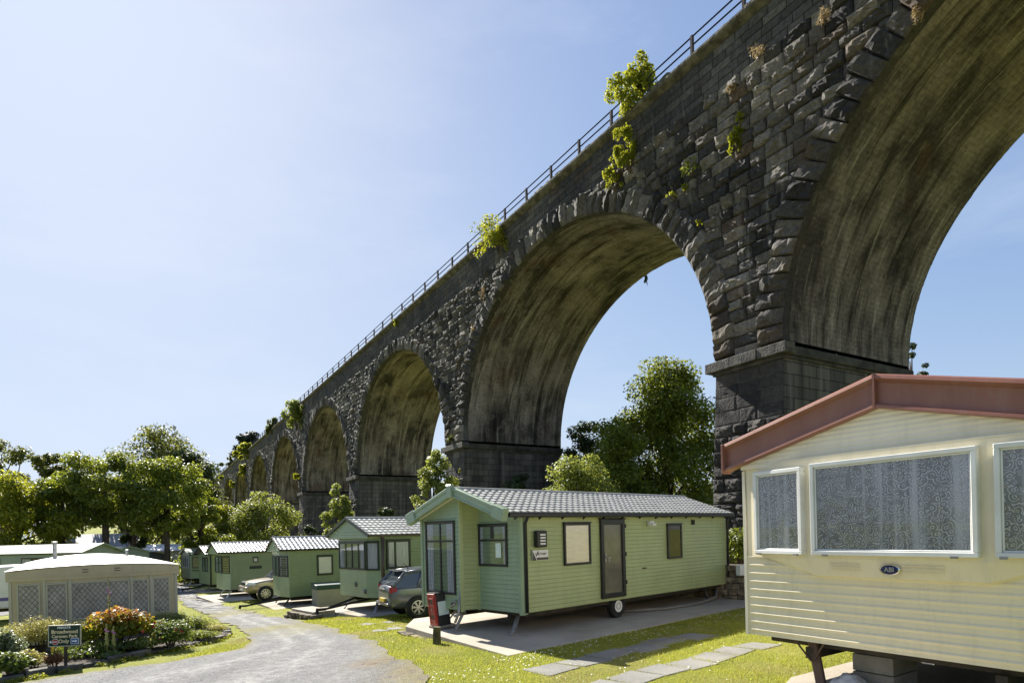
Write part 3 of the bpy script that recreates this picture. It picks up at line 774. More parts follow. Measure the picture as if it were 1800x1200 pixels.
def roofline(y, W, ze, rise): return ze + rise * (1 - abs(y - W / 2) / (W / 2))
def gable_tf(W, ze, rise, y0, y1, flip=False):   # runs with t = y - y0
    def tf(z):
        if z <= ze: return (0, y1 - y0)
        k = (z - ze) / rise * W / 2
        a, b = max(y0, k), min(y1, W - k)
        return (a - y0, max(a, b) - y0)
    return tf
def base_caravan(name, label, loc, rz, L, W, zb, ze, rise, wall, side, roofmat, group, front_over=.25, gpitch=.1, tile=True, trim='darkgreen', barge=None, bay=None, frontm=None):
    t = thing(name, loc, rz, label, 'caravan', group)
    mb = MB(); x0 = 0
    core = [(0, .02), (0, W - .02), (L, W - .02), (L, .02)]
    mb.prism([(x, y, zb) for x, y in core], (0, 0, ze - zb))
    for xx in (.0, L):      # gable ends
        mb.prism([(xx, .02, ze), (xx, W - .02, ze), (xx, W / 2, ze + rise)], (.04 if xx == 0 else -.04, 0, 0))
    clad(mb, (0, .02), (1, 0), (0, -1), zb, ze, lambda z: (0, L), gpitch)
    clad(mb, (0, W - .02), (1, 0), (0, 1), zb, ze, lambda z: (0, L), gpitch)
    clad(mb, (L, 0), (0, 1), (1, 0), zb, ze + rise, gable_tf(W, ze, rise, 0, W), gpitch)
    w = mb.build('wall', side, t)
    mb = MB()
    if bay is None: clad(mb, (0, 0), (0, 1), (-1, 0), zb, ze + rise, gable_tf(W, ze, rise, 0, W), gpitch)
    else:
        d, c = bay         # projecting bay with canted ends under a flat gable
        zt = ze - .02
        P = [(0, 0.02), (-d, c), (-d, W - c), (0, W - .02)]
        mb.prism([(x + .02, y, zb) for x, y in P], (0, 0, zt - zb))
        for a, b in zip(P[:-1], P[1:]):
            T = (Vector((*b, 0)) - Vector((*a, 0))); Ln = T.length; T.normalize(); n = (-T.y, T.x)
            clad(mb, a, (T.x, T.y), n, zb, zt, lambda z: (0, Ln), gpitch)
        xg = -front_over + .06
        clad(mb, (xg, 0), (0, 1), (-1, 0), ze - .1, ze + rise, gable_tf(W, ze, rise, 0, W), .11, .02)
        mb.box(xg, 0.02, .0, W, ze - .11, ze - .02)
    for y in (.0, W):
        mb.box(-.02, .05, y - .03 if y else -.03, y + .03, zb, ze)
    mb.build('front_wall', frontm or wall, t)
    ov = .1
    if tile: rf = tile_roof(t, -front_over, L + .1, -ov, W / 2, ze - .0, ze + rise + .05, W + ov, roofmat, amp=.012)
    else:
        mb = MB(); mb.prism([(-front_over, -ov, ze), (-front_over, W / 2, ze + rise + .06), (-front_over, W + ov, ze), (-front_over, W + ov, ze - .05), (-front_over, W / 2, ze + rise), (-front_over, -ov, ze - .05)], (L + front_over + .1, 0, 0)); rf = mb.build('roof', roofmat, t)
    for xx in (-front_over - .03, L + .08):
        mb = MB()
        for sy in (0, 1):
            ya = -ov - .02 if sy == 0 else W + ov + .02
            mb.prism([(xx, ya, ze - .07), (xx, W / 2, ze + rise), (xx, W / 2, ze + rise + .1), (xx, ya, ze + .035)], (.045, 0, 0))
        mb.build('verge_board', barge or trim, t)
    mb = MB(); mb.box(-front_over + .02, L + .08, -ov - .07, -ov + .01, ze - .06, ze + .015); mb.box(-front_over + .02, L + .08, W + ov - .01, W + ov + .07, ze - .06, ze + .015)
    mb.build('gutter', trim if trim != 'darkgreen' else 'plastic', t, bevel=.012, seg=1)
    mb = MB(); mb.box(.1, L - .1, .12, W - .12, zb - .1, zb)
    for y in (.7, W - .7): mb.box(.2, L - .2, y - .04, y + .04, zb - .22, zb - .1)
    mb.build('chassis', 'chassis', t)
    return t

G = 'caravans lined up below the viaduct'
# ---- the large light green caravan in the middle
d1 = np.array([6.27, 5.79]); d1 /= np.linalg.norm(d1)
RZ1 = math.atan2(d1[1], d1[0])
L1, W1, zb1, ze1, rs1 = 8.62, 3.08, .46, 2.58, .56
c1 = thing('static_caravan', (.1, 13.2, -.1), RZ1, 'largest green caravan, with a stepped front, grey tiles and a dark glazed door', 'caravan', G)
mb = MB(); mb.prism([(.02, .02, zb1), (.02, W1 - .02, zb1), (L1, W1 - .02, zb1), (L1, .02, zb1)], (0, 0, ze1 - zb1))
clad(mb, (0.05, .02), (1, 0), (0, -1), zb1, ze1, lambda z: (0, L1 - .05), .098, .009)
clad(mb, (0, W1 - .02), (1, 0), (0, 1), zb1, ze1, lambda z: (0, L1), .1)
mb.prism([(L1, .02, ze1), (L1, W1 - .02, ze1), (L1, W1 / 2, ze1 + rs1)], (-.04, 0, 0)); mb.build('wall', 'green', c1)
mb = MB(); xa, ya = -.45, 1.56
mb.prism([(.01, .02, zb1), (.01, 1.45, zb1), (xa + .01, ya + .01, zb1), (xa + .01, W1 - .03, zb1), (.01, W1 - .03, zb1)], (0, 0, ze1 - zb1))
clad(mb, (0, .06), (0, 1), (-1, 0), zb1, ze1 + rs1, lambda z: tuple(max(0, t - .06) for t in gable_tf(W1, ze1, rs1, 0, 1.45)(z)), .1, .014)
clad(mb, (xa, ya), (0, 1), (-1, 0), zb1, ze1 + rs1, gable_tf(W1, ze1, rs1, ya, W1), .1, .014)
mb.prism([(.02, .06, ze1), (.02, 1.45, ze1), (.02, 1.45, roofline(1.45, W1, ze1, rs1))], (.03, 0, 0)); mb.prism([(xa + .01, ya, ze1), (xa + .01, W1, ze1), (xa + .01, ya, roofline(ya, W1, ze1, rs1))], (.03, 0, 0))
for a in (xa,): mb.box(a - .03, a + .03, W1 - .06, W1 + .02, zb1, ze1)
mb.build('front_wall', 'shadegreen', c1)
mb = MB(); T = Vector((xa - 0, ya - 1.45, 0)); Ln = T.length; T.normalize()
clad(mb, (0, 1.45), (T.x, T.y), (-T.y, T.x) if (-T.y * -1 + T.x * -1) < 0 else (T.y, -T.x), zb1, ze1 + rs1 - .04, lambda z: (.02, Ln - .02), .1, .016)
n_ = Vector((T.y, -T.x, 0)); n_ = n_ if n_.y < 0 else -n_
mb.v.clear(); mb.f.clear(); mb.m.clear()
clad(mb, (0, 1.45), (T.x, T.y), (n_.x, n_.y), zb1, ze1 + rs1 - .04, lambda z: (.05, Ln - .05), .1, .016)
mb.obox(Vector((0, 1.45, 0)), T, Z3, n_, (-.02, .05), (zb1 - .02, ze1 + .5), (-.01, .03)); mb.obox(Vector((0, 1.45, 0)), T, Z3, n_, (Ln - .06, Ln + .02), (zb1 - .03, ze1 + .52), (-.01, .035))
mb.build('return_wall', 'green', c1)
mb = MB(); mb.tube([(.01, .03, zb1 - .03), (.01, .03, ze1)], .07, 12); mb.box(-.03, .12, -.02, .03, zb1 - .02, ze1); mb.build('corner_post', 'shadegreen', c1, auto=40)
rf = tile_roof(c1, -.62, L1 + .2, -.14, W1 / 2, ze1 + .03, ze1 + rs1 + .06, W1 + .14, 'tile', .205, .205)
def barge(y0, z0, y1, z1, name='bargeboard'):
    mb = MB(); a, b = Vector((-.7, y0, z0)), Vector((-.7, y1, z1)); T = (b - a); Ln = T.length; T.normalize(); N = Vector((1, 0, 0)).cross(T); N = N if N.z > 0 else -N
    mb.obox(a, T, N, -X3, (0, Ln), (-.08, .1), (-.1, 0)); mb.obox(a, T, N, -X3, (0, Ln), (.05, .125), (-.1, .03)); mb.obox(a, T, N, -X3, (0, Ln), (-.095, -.055), (-.1, .022))
    mb.obox(a, T, N, -X3, (-.06, .3), (-.125, .145), (-.12, .045))
    return mb.build(name, 'fascia', c1, bevel=.012, seg=1)
barge(-.18, ze1 - .02, W1 / 2, ze1 + rs1 + .0); barge(W1 + .18, ze1 - .02, W1 / 2, ze1 + rs1 + .0)
mb = MB(); mb.box(-.77, -.66, W1 / 2 - .1, W1 / 2 + .1, ze1 + rs1 - .14, ze1 + rs1 + .16); mb.build('apex_block', 'fascia', c1, bevel=.02, seg=1)
mb = MB()
for ye, s in ((-.12, 1), (W1 + .12, -1)):
    mb.prism([(-.68, ye, ze1 - .06), (-.68, W1 / 2, ze1 + rs1 - .06), (-.68, W1 / 2, ze1 + rs1 - .03), (-.68, ye, ze1 - .03)], (.72, 0, 0))
mb.build('soffit', 'cream2', c1)
mb = MB(); mb.box(-.5, L1 + .18, -.21, -.12, ze1 - .07, ze1 + .03); gut = mb.build('gutter', 'plastic', c1, bevel=.02)
mb = MB()
for i in range(13): x = -.3 + i * .72; mb.prism([(x, -.1, ze1 - .12), (x, -.1, ze1 - .05), (x, -.2, ze1 - .06)], (.035, 0, 0))
mb.build('gutter_brackets', 'plastic', gut)
pipe(c1, [(.06, -.15, ze1 - .05), (.05, -.07, ze1 - .2), (.05, -.07, zb1 + .02)], .036); pipe(c1, [(L1 - .06, -.15, ze1 - .05), (L1 - .06, -.07, ze1 - .2), (L1 - .06, -.07, zb1 - .05)], .04)
window(c1, (1.29, -.004, 1.41), X3, -Y3, .92, .97, fill='blind'); window(c1, (5.41, -.004, 1.37), X3, -Y3, .7, .95, fill='dark')
window(c1, (0, 1.42, 1.45), -Y3, -X3, .98, .94, vs=(), hs=(.62,), fill='curtain', cover=.12)
window(c1, (xa, 2.89, .8), -Y3, -X3, 1.16, 1.69, vs=(.52,), hs=(.73,), fill='curtain', cover=.24)
mb = MB(); mb.obox((0, 1.42, 1.45), -Y3, Z3, -X3, (.43, .53), (.62, .9), (.03, .036)); mb.build('window_mullion', 'frame', c1)
mb = MB(); mb.obox((0, 1.42, 1.45), -Y3, Z3, -X3, (.6, .78), (.2, .52), (.03, .034)); mb.build('window_notice', 'notice', c1)
# door
mb = MB(); w_, h_ = .92, 1.92; O = Vector((2.58, -.004, .54)); B = lambda a, b, c, d, p=.06: mb.obox(O, X3, Z3, -Y3, (a, b), (c, d), (-.01, p))
B(0, .1, 0, h_); B(w_ - .1, w_, 0, h_); B(.1, w_ - .1, 0, .12); B(.1, w_ - .1, h_ - .13, h_); B(-.03, w_ + .03, h_, h_ + .03, .08)
for zz in (.3, 1.0, 1.7): B(w_ - .01, w_ + .035, zz, zz + .1, .075)
dr = mb.build('door', 'frame', c1, bevel=.008, seg=1)
mb = MB(); mb.obox(O, X3, Z3, -Y3, (.08, w_ - .08), (.1, h_ - .1), (.0, .008)); mb.build('door_glass', pm('smoked_door_glass', (.12, .115, .095), (.16, .15, .125), 3, .12, spec=.8), dr)
mb = MB(); mb.obox(O, X3, Z3, -Y3, (.1, .16), (.88, 1.1), (.05, .075)); mb.obox(O, X3, Z3, -Y3, (.12, .3), (.98, 1.01), (.07, .1)); mb.obox(O, X3, Z3, -Y3, (.19, .27), (.87, .99), (.085, .09)); mb.build('handle', 'steel', dr, bevel=.005, seg=1)
# small fittings on the long side
mb = MB(); mb.box(.36, .66, -.12, .0, 1.86, 2.22); hb = mb.build('heater_flue_box', 'plastic', c1, bevel=.02)
mb = MB()
for i in range(4): mb.box(.44, .6, -.128, -.119, 1.92 + i * .065, 1.955 + i * .065)
mb.build('flue_slats', 'white', hb)
pl = MB(); pl.box(.28, .76, -.035, -.012, 1.58, 1.8); pl = pl.build('name_plate', 'white', c1)
mb = MB(); mb.add([(.28, -.037, 1.58), (.4, -.037, 1.58), (.28, -.037, 1.79)], [(0, 1, 2)]); mb.quad((.42, -.037, 1.585), (.76, -.037, 1.585), (.76, -.037, 1.64), (.39, -.037, 1.64)); mb.add([(.34, -.037, 1.74), (.36, -.037, 1.74), (.385, -.037, 1.70), (.43, -.037, 1.775), (.47, -.037, 1.775), (.4, -.037, 1.66)], [(0, 1, 2, 5), (2, 3, 4, 5)]); mb.build('check_logo', 'logo_dark', pl)
text('ICTORY', .075, 'logo_dark', pl, frame_mat((.575, -.038, 1.71), X3, Z3, -Y3), .001)
mb = MB(); mb.box(4.52, 4.7, -.1, -.01, 2.28, 2.4); mb.lathe((4.58, -.1, 2.33), (0, -1, -.3), [(0, .03), (.07, .045), (.08, .001)], 10); mb.lathe((4.66, -.1, 2.33), (0, -1, -.3), [(0, .03), (.07, .045), (.08, .001)], 10); mb.build('security_lamp', 'white', c1, bevel=0)
for x0, x1, z0, z1 in ((5.17, 5.4, 2.5, 2.54), (6.66, 6.8, 2.29, 2.43), (4.27, 4.42, 1.17, 1.2)):
    mb = MB(); mb.box(x0, x1, -.03, -.005, z0, z1); mb.build('vent', 'chassis', c1)
mb = MB(); mb.box(.2, L1 - .15, .15, W1 - .15, zb1 - .1, zb1)
for y in (.7, 2.4): mb.box(.2, L1 - .2, y - .04, y + .04, zb1 - .24, zb1 - .1)
mb.tube([(3.34, .15, .31), (3.34, W1 - .15, .31)], .04, 8); mb.build('chassis', 'chassis', c1)
for y, s in ((.16, -1), (W1 - .16, 1)): wheel(c1, (3.34, y, .29), (0, s, 0), .29, .17)
legs(c1, [(.35, .5, -.45, -.25), (.35, 2.6, -.35, .2), (L1 - .6, .5, .3, 0), (L1 - .6, 2.6, .3, 0), (-.25, 1.7, -.25, .05)], zb1)
mb = MB(); mb.tube([(-.42, 1.62, 1.0), (-.5, 1.6, .42), (-.62, 1.6, .2)], .03, 8); mb.tube([(-.55, 1.66, .62), (-.6, 1.75, .55), (-.52, 1.85, .6), (-.5, 1.7, .68)], .03, 6); mb.tube([(-.3, 1.6, .4), (-.62, 1.62, .35)], .035, 6); mb.build('coupling_jack', 'steel', c1, smooth=True)

# ---- second: mid green with a dark framed wraparound window
def rot(dx, dy): return math.atan2(dy, dx)
zb2 = .55
c2 = base_caravan('static_caravan', 'mid green caravan with brown downpipe and dark framed windows beside the grey hatchback', (-4.6, 20.89, .0 - zb2), RZ1 - .02, 8.6, 3.0, zb2, zb2 + 2.13, .55, 'green3', 'green2', 'tile', G, front_over=.5, trim='brownpipe', barge='gframe', bay=(.28, .5), frontm='green3')
z = zb2
pipe(c2, [(.02, -.12, z + 2.05), (.02, -.06, z)], .06, 'brownpipe')
window(c2, (.2, -.004, z + .95), X3, -Y3, .95, 1.0, vs=(.36,), fm='gframe', fill='net', fw=.08)
T = Vector((0 + .28, .02 - .5, 0)).normalized()
window(c2, (-.28, 2.5, z + .93), -Y3, -X3, 1.98, .98, vs=(.28, .52, .76), fm='gframe', fill='curtain', cover=.16, fw=.07)
n2 = Vector((-.48, -.28, 0)).normalized()
window(c2, Vector((-.28, .5, z + .93)) + T * .02 + n2 * .004, T, n2, .5, .98, fm='gframe', fill='net', fw=.06)
mb = MB(); mb.lathe((-.3, 1.25, z + .42), (-1, 0, 0), [(0, .09), (.012, .09), (.02, .07), (.01, .06)], 20); mb.box(-.312, -.29, 1.16, 1.34, z + .41, z + .43); mb.build('round_badge', 'logo_dark', c2)
mb = MB(); mb.box(-.4, -.2, .5, .7, z + .14, z + .28); mb.build('socket_cover', 'steel', c2, bevel=.02)
legs(c2, [(.2, .55, -.35, -.3), (.2, 2.3, -.5, .0), (8, .5, 0, 0), (8, 2.5, 0, 0)], zb2); hitch(c2, zb2, 'black', -1.3, .2)
for y, s in ((.2, -1), (2.8, 1)): wheel(c2, (3.9, y, .28), (0, s, 0), .28, .17)

# ---- third
zb3 = .5
c3 = base_caravan('static_caravan', 'mid green caravan with one blind side window between the storage chest and the gold car', (-10.4, 28.22, -.6 - zb3), R(33), 8.4, 2.9, zb3, zb3 + 2.17, .5, 'green3', 'green2', 'tile_blue', G, front_over=.4, barge='frame', bay=(.25, .75), frontm='green3')
z = zb3
window(c3, (1.25, -.004, z + .93), X3, -Y3, .75, .92, fm='gframe', fill='blind', fw=.08)
T = Vector((.25, -.73, 0)).normalized(); n2 = Vector((-.73, -.25, 0)).normalized()
window(c3, Vector((-.25, .75, z + .92)) + T * .04 + n2 * .004, T, n2, .7, .95, fm='frame', fill='curtain', hs=(.45,), cover=.15)
window(c3, (-.25, 2.1, z + .92), -Y3, -X3, 1.3, .95, fm='frame', vs=(.5,), fill='curtain', cover=.18)
legs(c3, [(.2, .5, -.5, -.2), (.2, 2.3, -.4, 0), (7.8, .5, 0, 0)], zb3, 'rust'); hitch(c3, zb3, 'black', -1.6, .16, 1.2)
for y, s in ((.2, -1), (2.7, 1)): wheel(c3, (3.6, y, .26), (0, s, 0), .26, .16)
# ---- fourth
zb4 = .5
c4 = base_caravan('static_caravan', 'dull green caravan with a tiny square window and blue grey tiles behind the gold car', (-16.8, 36.28, -.85 - zb4), R(37), 9.2, 3.0, zb4, zb4 + 2.2, .5, 'green3', 'green2', 'tile_blue', G, front_over=.7, barge='frame', bay=(.3, .7), frontm='green3')
z = zb4
window(c4, (1.25, -.004, z + 1.55), X3, -Y3, .3, .3, fm='frame', fill='blind', fw=.05)
mb = MB(); mb.box(1.05, 1.75, -.03, -.005, z + 1.16, z + 1.34); mb.build('name_plate', 'darkgreen', c4)
T = Vector((.3, -.68, 0)).normalized(); n2 = Vector((-.68, -.3, 0)).normalized()
window(c4, Vector((-.3, .7, z + .95)) + T * .02 + n2 * .004, T, n2, .7, 1.0, fm='frame', fill='dark', fw=.05)
window(c4, (-.3, 2.3, z + .95), -Y3, -X3, 1.55, 1.0, fm='frame', vs=(.5,), hs=(.6,), fill='curtain', cover=.14, fw=.05)
window(c4, (3.7, -.004, z + .6), X3, -Y3, .7, 1.25, fm='frame', fill='half')
legs(c4, [(.2, .5, -.4, -.2), (.2, 2.2, -.4, 0), (8, .5, 0, 0)], zb4, 'white')
for y, s in ((.2, -1), (2.8, 1)): wheel(c4, (1.9, y, .27), (0, s, 0), .27, .16)
# ---- fifth, sixth
zb5 = .5
c5 = base_caravan('static_caravan', 'small mid green caravan with light tiles squeezed between two others far down the row', (-21.6, 43.5, -1.05 - zb5), R(40), 8.0, 2.9, zb5, zb5 + 2.15, .5, 'green2', 'green2', 'tile_blue', G, front_over=.3, barge='frame')
z = zb5
pipe(c5, [(.05, -.1, z + 2.05), (.05, -.06, z)], .05); window(c5, (-.0, 1.9, z + .9), -Y3, -X3, 1.5, 1.0, vs=(.5,), fm='frame', fill='curtain', cover=.15); window(c5, (.35, -.004, z + .9), X3, -Y3, .9, .95, fm='frame', fill='blind')
legs(c5, [(.3, .5, -.5, 0), (.3, 2.3, -.6, .2), (7.6, .5, 0, 0)], zb5, 'rust'); hitch(c5, zb5, 'black', -1.1, .2)
zb6 = .5
c6 = base_caravan('static_caravan', 'pale green caravan with a plain lichen roof and white bay window, farthest of the row', (-28.3, 53.65, -1.22 - zb6), R(42), 8.0, 3.0, zb6, zb6 + 2.1, .48, 'palegreen', 'green3', 'oldroof', G, front_over=.15, tile=False, barge='palegreen')
z = zb6
window(c6, (.15, -.004, z + .9), X3, -Y3, .65, .95, fm='brownpipe', fill='dark'); window(c6, (.85, -.004, z + .9), X3, -Y3, 1.3, .95, fm='whiteframe', fill='blind')
window(c6, (0, 2.4, z + .9), -Y3, -X3, 1.9, .95, vs=(.33, .66), fm='whiteframe', fill='net')
mb = MB(); mb.box(.1, 3.4, -.03, -.005, z + .66, z + .74); mb.build('trim_strip', 'darkgreen', c6)
legs(c6, [(.3, .5, -.3, 0), (.3, 2.3, -.3, .2), (7.6, .5, 0, 0)], zb6, 'white')

# ---- cream caravan in the right foreground
cd = np.array([.5555, -.8315]); RZC = math.atan2(.5555, .8315)      # local x runs back from the gable, local y towards the left corner
LC, WC = 8.0, 3.62
oc = np.array([3.1, 8.44]) + cd * WC                                  # right front corner
cc = thing('static_caravan', (oc[0], oc[1], .06), RZC, 'old cream caravan with red brown roof edge and lace curtains, close at the right', 'caravan', 'cream caravan')
zbc, zec = .59, 2.79
def yl(t): return WC - t                                              # t measured from the left corner
def zr(t): return zec + .75 - .2587 * abs(t - WC / 2)
mb = MB(); mb.prism([(.015, 0, zbc), (.015, WC, zbc), (LC, WC, zbc), (LC, 0, zbc)], (0, 0, zec - zbc + .02))
mb.box(-.012, .05, WC - .03, WC + .012, zbc - .01, zec)
mb.build('wall', 'cream2', cc)
# lower ribbed panel
zs_, xs_ = [zbc], [0]
mb = MB(); zseam = 1.63
ribs = [zbc + .07 + i * .108 for i in range(9)]
prof = [(zbc, 0)]
for r in ribs: prof += [(r - .028, 0), (r - .016, -.008), (r, -.013), (r + .012, -.008), (r + .022, 0)]
prof += [(zseam, 0)]
y0_, y1_ = .07, WC - .07
for (za, xa_), (zb_, xb_) in zip(prof[:-1], prof[1:]):
    mb.quad((xa_, y0_, za), (xa_, y1_, za), (xb_, y1_, zb_), (xb_, y0_, zb_))
for (ya_, yb_) in ((0, .07), (WC - .07, WC)): mb.quad((0, ya_, zbc), (0, yb_, zbc), (0, yb_, zseam), (0, ya_, zseam))
low = mb.build('front_panel', 'cream', cc, auto=50)
mb = MB(); mb.tube([(-.004, 0, zseam), (-.004, WC, zseam)], .008, 6)
for t in np.linspace(.25, WC - .25, 9): mb.lathe((-.004, yl(t), zseam - .16), (-1, 0, 0), [(0, .009), (.006, .001)], 8)
mb.build('seam_rivets', 'cream2', low)
# bowed upper bay
D = .13; TA = [(0, .05), (D, 1.03), (D, 2.84), (0, WC - .03)]      # (projection, t)
mb = MB()
for (pa, ta), (pb, tb) in zip(TA[:-1], TA[1:]):
    mb.quad((-pa, yl(ta), zseam), (-pb, yl(tb), zseam), (-pb, yl(tb), zec + .05), (-pa, yl(ta), zec + .05))
    mb.quad((-pa, yl(ta), zseam), (-pb, yl(tb), zseam), (-.0, yl(min(max(tb, .4), WC - .4)), zseam - .2 + .0), (-.0, yl(min(max(ta, .4), WC - .4)), zseam - .2)) if False else None
# moulded wedge under the bay sill
wl = [(0, .3, 0), (D * .55, .62, -.07), (D, 1.05, -.2), (D, 2.82, -.2), (D * .55, 3.2, -.07), (0, WC - .3, 0)]
top = [(0, .05 + .25), (D * .5, .58), (D, 1.03), (D, 2.84), (D * .5, 3.2), (0, WC - .3)]
for i in range(5):
    a, b = wl[i], wl[i + 1]; ta, tb = top[i], top[i + 1]
    mb.quad((-ta[0], yl(ta[1]), zseam), (-tb[0], yl(tb[1]), zseam), (-b[0] * .62, yl(b[1]), zseam + b[2]), (-a[0] * .62, yl(a[1]), zseam + a[2]))
    mb.quad((-a[0] * .62, yl(a[1]), zseam + a[2]), (-b[0] * .62, yl(b[1]), zseam + b[2]), (.0, yl(b[1]), zseam + b[2] - .03), (.0, yl(a[1]), zseam + a[2] - .03))
mb.prism([(-p_, yl(t_), zec + .045) for p_, t_ in TA], (0, 0, .02))
bay = mb.build('bay_wall', 'cream', cc)
mb = MB()
for za in (-.055, -.09, -.125):
    for ta, tb in ((1.25, 1.6), (2.05, 2.45)): mb.tube([(-D + .0 - .02 * za, yl(ta), zseam + za), (-D - .02 * za, yl(tb), zseam + za)], .006, 5)
mb.build('pressed_ribs', 'cream', bay)
# gable sheet with soft ribs
mb = MB(); n = 12; za, zt_ = zec + .03, zec + .72
xg = -.05
for i in range(n):
    z0, z1 = za + (zt_ - za) * i / n, za + (zt_ - za) * (i + 1) / n
    def span(z): 
        k = max(0, WC / 2 - (zec + .75 - z) / .2587); return (k, WC - k)
    s0, s1 = span(z0), span(z1); m0, m1 = (s0[0] + s1[0]) / 2, (s0[1] + s1[1]) / 2; zm = (z0 + z1) / 2
    if s1[0] >= s1[1]: continue
    mb.quad((xg, yl(s0[0]), z0), (xg, yl(s0[1]), z0), (xg - .006, yl(m1), zm), (xg - .006, yl(m0), zm)); mb.quad((xg - .006, yl(m0), zm), (xg - .006, yl(m1), zm), (xg, yl(s1[1]), z1), (xg, yl(s1[0]), z1))
mb.box(xg, .02, .0, WC, zec + .01, zec + .035); mb.build('gable_panel', 'cream2', cc, auto=30)
# roof and red brown fascia
ov = .2
def edge(t, dz): return zr(t) + dz
mb = MB()
for ta, tb in ((-ov, WC / 2), (WC / 2, WC + ov)):
    za, zb_ = zr(ta), zr(tb)
    mb.prism([(-.1, yl(ta), za + .06), (-.1, yl(tb), zb_ + .06), (-.1, yl(tb), zb_ + .1), (-.1, yl(ta), za + .1)], (LC + .3, 0, 0))
rfc = mb.build('roof', 'brownred', cc)
for ta, tb in ((-ov, WC / 2), (WC + ov, WC / 2)):
    mb = MB(); za, zb_ = zr(ta), zr(tb)
    pr = [(x + .15, q) for x, q in [(-.30, .14), (-.31, .105), (-.29, .09), (-.255, .06), (-.245, -.01), (-.25, -.08), (-.245, -.13), (-.255, -.17), (-.30, -.185), (-.305, -.215), (-.27, -.228), (-.16, -.228), (-.16, .15), (-.28, .155)]]
    a = [(x, yl(ta), za + q) for x, q in pr]; b = [(x, yl(tb), zb_ + q) for x, q in pr]; k = len(pr)
    mb.add(a + b, [(i, (i + 1) % k, k + (i + 1) % k, k + i) for i in range(k)] + [tuple(range(k))[::-1], tuple(range(k, 2 * k))])
    mb.build('fascia_board', 'brownred', rfc, auto=25)
mb = MB(); mb.box(-.18, .0, yl(-ov) - .012, yl(-ov) + .02, zr(-ov) - .25, zr(-ov) + .15); mb.build('fascia_end_cap', 'brownred', rfc, bevel=.006, seg=1)
mb = MB(); mb.prism([(-.162, yl(WC / 2 - .012), zr(WC / 2) - .23), (-.162, yl(WC / 2 + .012), zr(WC / 2) - .23), (-.162, yl(WC / 2 + .012), zr(WC / 2) + .15), (-.162, yl(WC / 2 - .012), zr(WC / 2) + .15)], (.05, 0, 0)); mb.build('apex_strip', 'brownred', rfc)
mb = MB(); mb.box(-.1, LC + .2, yl(-ov) - .03, yl(-ov) + .03, zr(-ov) - .1, zr(-ov) + .12); mb.build('gutter', 'brownred', rfc)
# windows with lace nets
def lace_window(ta, tb, z0, z1, nm='window'):
    def P_(t):
        for (pa, a_), (pb, b_) in zip(TA[:-1], TA[1:]):
            if a_ <= t <= b_: return Vector((-(pa + (pb - pa) * (t - a_) / (b_ - a_)), yl(t), 0))
    O = P_(ta); U = P_(tb) - O; w = U.length; U.normalize(); W = U.cross(Z3).normalized(); W = W if W.x < 0 else -W
    O = O + Z3 * z0; h = z1 - z0; mb = MB(); fw = .05
    for a, b, c, d, p_ in ((0, w, 0, fw, .085), (0, w, h - fw, h, .085), (0, fw, fw, h - fw, .085), (w - fw, w, fw, h - fw, .085), (fw, w - fw, fw, fw + .02, .065), (fw, w - fw, h - fw - .02, h - fw, .065), (fw, fw + .02, fw + .02, h - fw - .02, .065), (w - fw - .02, w - fw, fw + .02, h - fw - .02, .065)):
        mb.obox(O, U, Z3, W, (a, b), (c, d), (-.01, p_))
    fr = mb.build(nm, 'whiteframe', cc, bevel=.006, seg=1)
    mb = MB(); mb.obox(O, U, Z3, W, (.03, w - .03), (.03, h - .03), (.0, .004)); mb.build('dim_room_sheet', 'netback', fr)
    mb = MB(); folds(mb, O, U, Z3, W, .03, w - .03, .03, h - .03, .032, .015, max(3, int(w * 4.5))); mb.build('lace_net', 'lace', fr, smooth=True)
    mb = MB(); mb.quad(*[O + U * a + Z3 * b + W * .058 for a, b in ((.03, .03), (w - .03, .03), (w - .03, h - .03), (.03, h - .03))]); mb.build('pane', 'glass', fr)
    mb = MB()
    for u in (w * .1, w * .88): mb.obox(O, U, Z3, W, (u - .03, u + .03), (-.012, .012), (.07, .1))
    mb.build('window_catch', 'steel', fr)
    return fr
lace_window(.23, .96, 1.68, 2.75); lace_window(1.07, 2.78, 1.68, 2.77); lace_window(2.9, WC - .12, 1.68, 2.77)
mb = MB(); mb.lathe((-D - .005, yl(1.93), zseam - .1), (-1, 0, 0), [(0, .062), (.012, .062), (.02, .052)], 28)
mb.v = [(x, yl(1.93) + (y - yl(1.93)) * 1.75, z_) for x, y, z_ in mb.v]; bd = mb.build('oval_badge', 'chrome', cc, smooth=True)
mb = MB(); mb.lathe((-D - .018, yl(1.93), zseam - .1), (-1, 0, 0), [(0, .053), (.008, .05), (.011, .03), (.012, .001)], 28); mb.v = [(x, yl(1.93) + (y - yl(1.93)) * 1.8, z_) for x, y, z_ in mb.v]; mb.build('badge_enamel', 'badgeblue', bd, smooth=True)
text('ABI', .07, 'steel', bd, frame_mat((-D - .031, yl(1.93), zseam - .1), -Y3, Z3, -X3), .002)
mb = MB(); mb.box(.25, LC - .2, .2, WC - .2, zbc - .1, zbc)
for y in (.8, WC - .8): mb.box(.15, LC - .2, y - .05, y + .05, zbc - .24, zbc - .1)
mb.build('chassis', 'chassis', cc)
mb = MB(); mb.obox((.2, yl(.82), zbc - .02), Vector((0, -1, 0)), Vector((-.12, -.25, -.95)).normalized(), Vector((-1, 0, .1)), (-.06, .06), (0, .66), (-.03, .03)); lg = mb.build('support_leg', 'rust', cc, bevel=.008, seg=1)
mb = MB(); mb.tube([(.1, yl(.64), zbc - .02), (.12, yl(.84), zbc - .26)], .012, 6); mb.tube([(.1, yl(1.02), zbc - .02), (.12, yl(.88), zbc - .24)], .012, 6); mb.build('leg_stay', 'rust', lg)
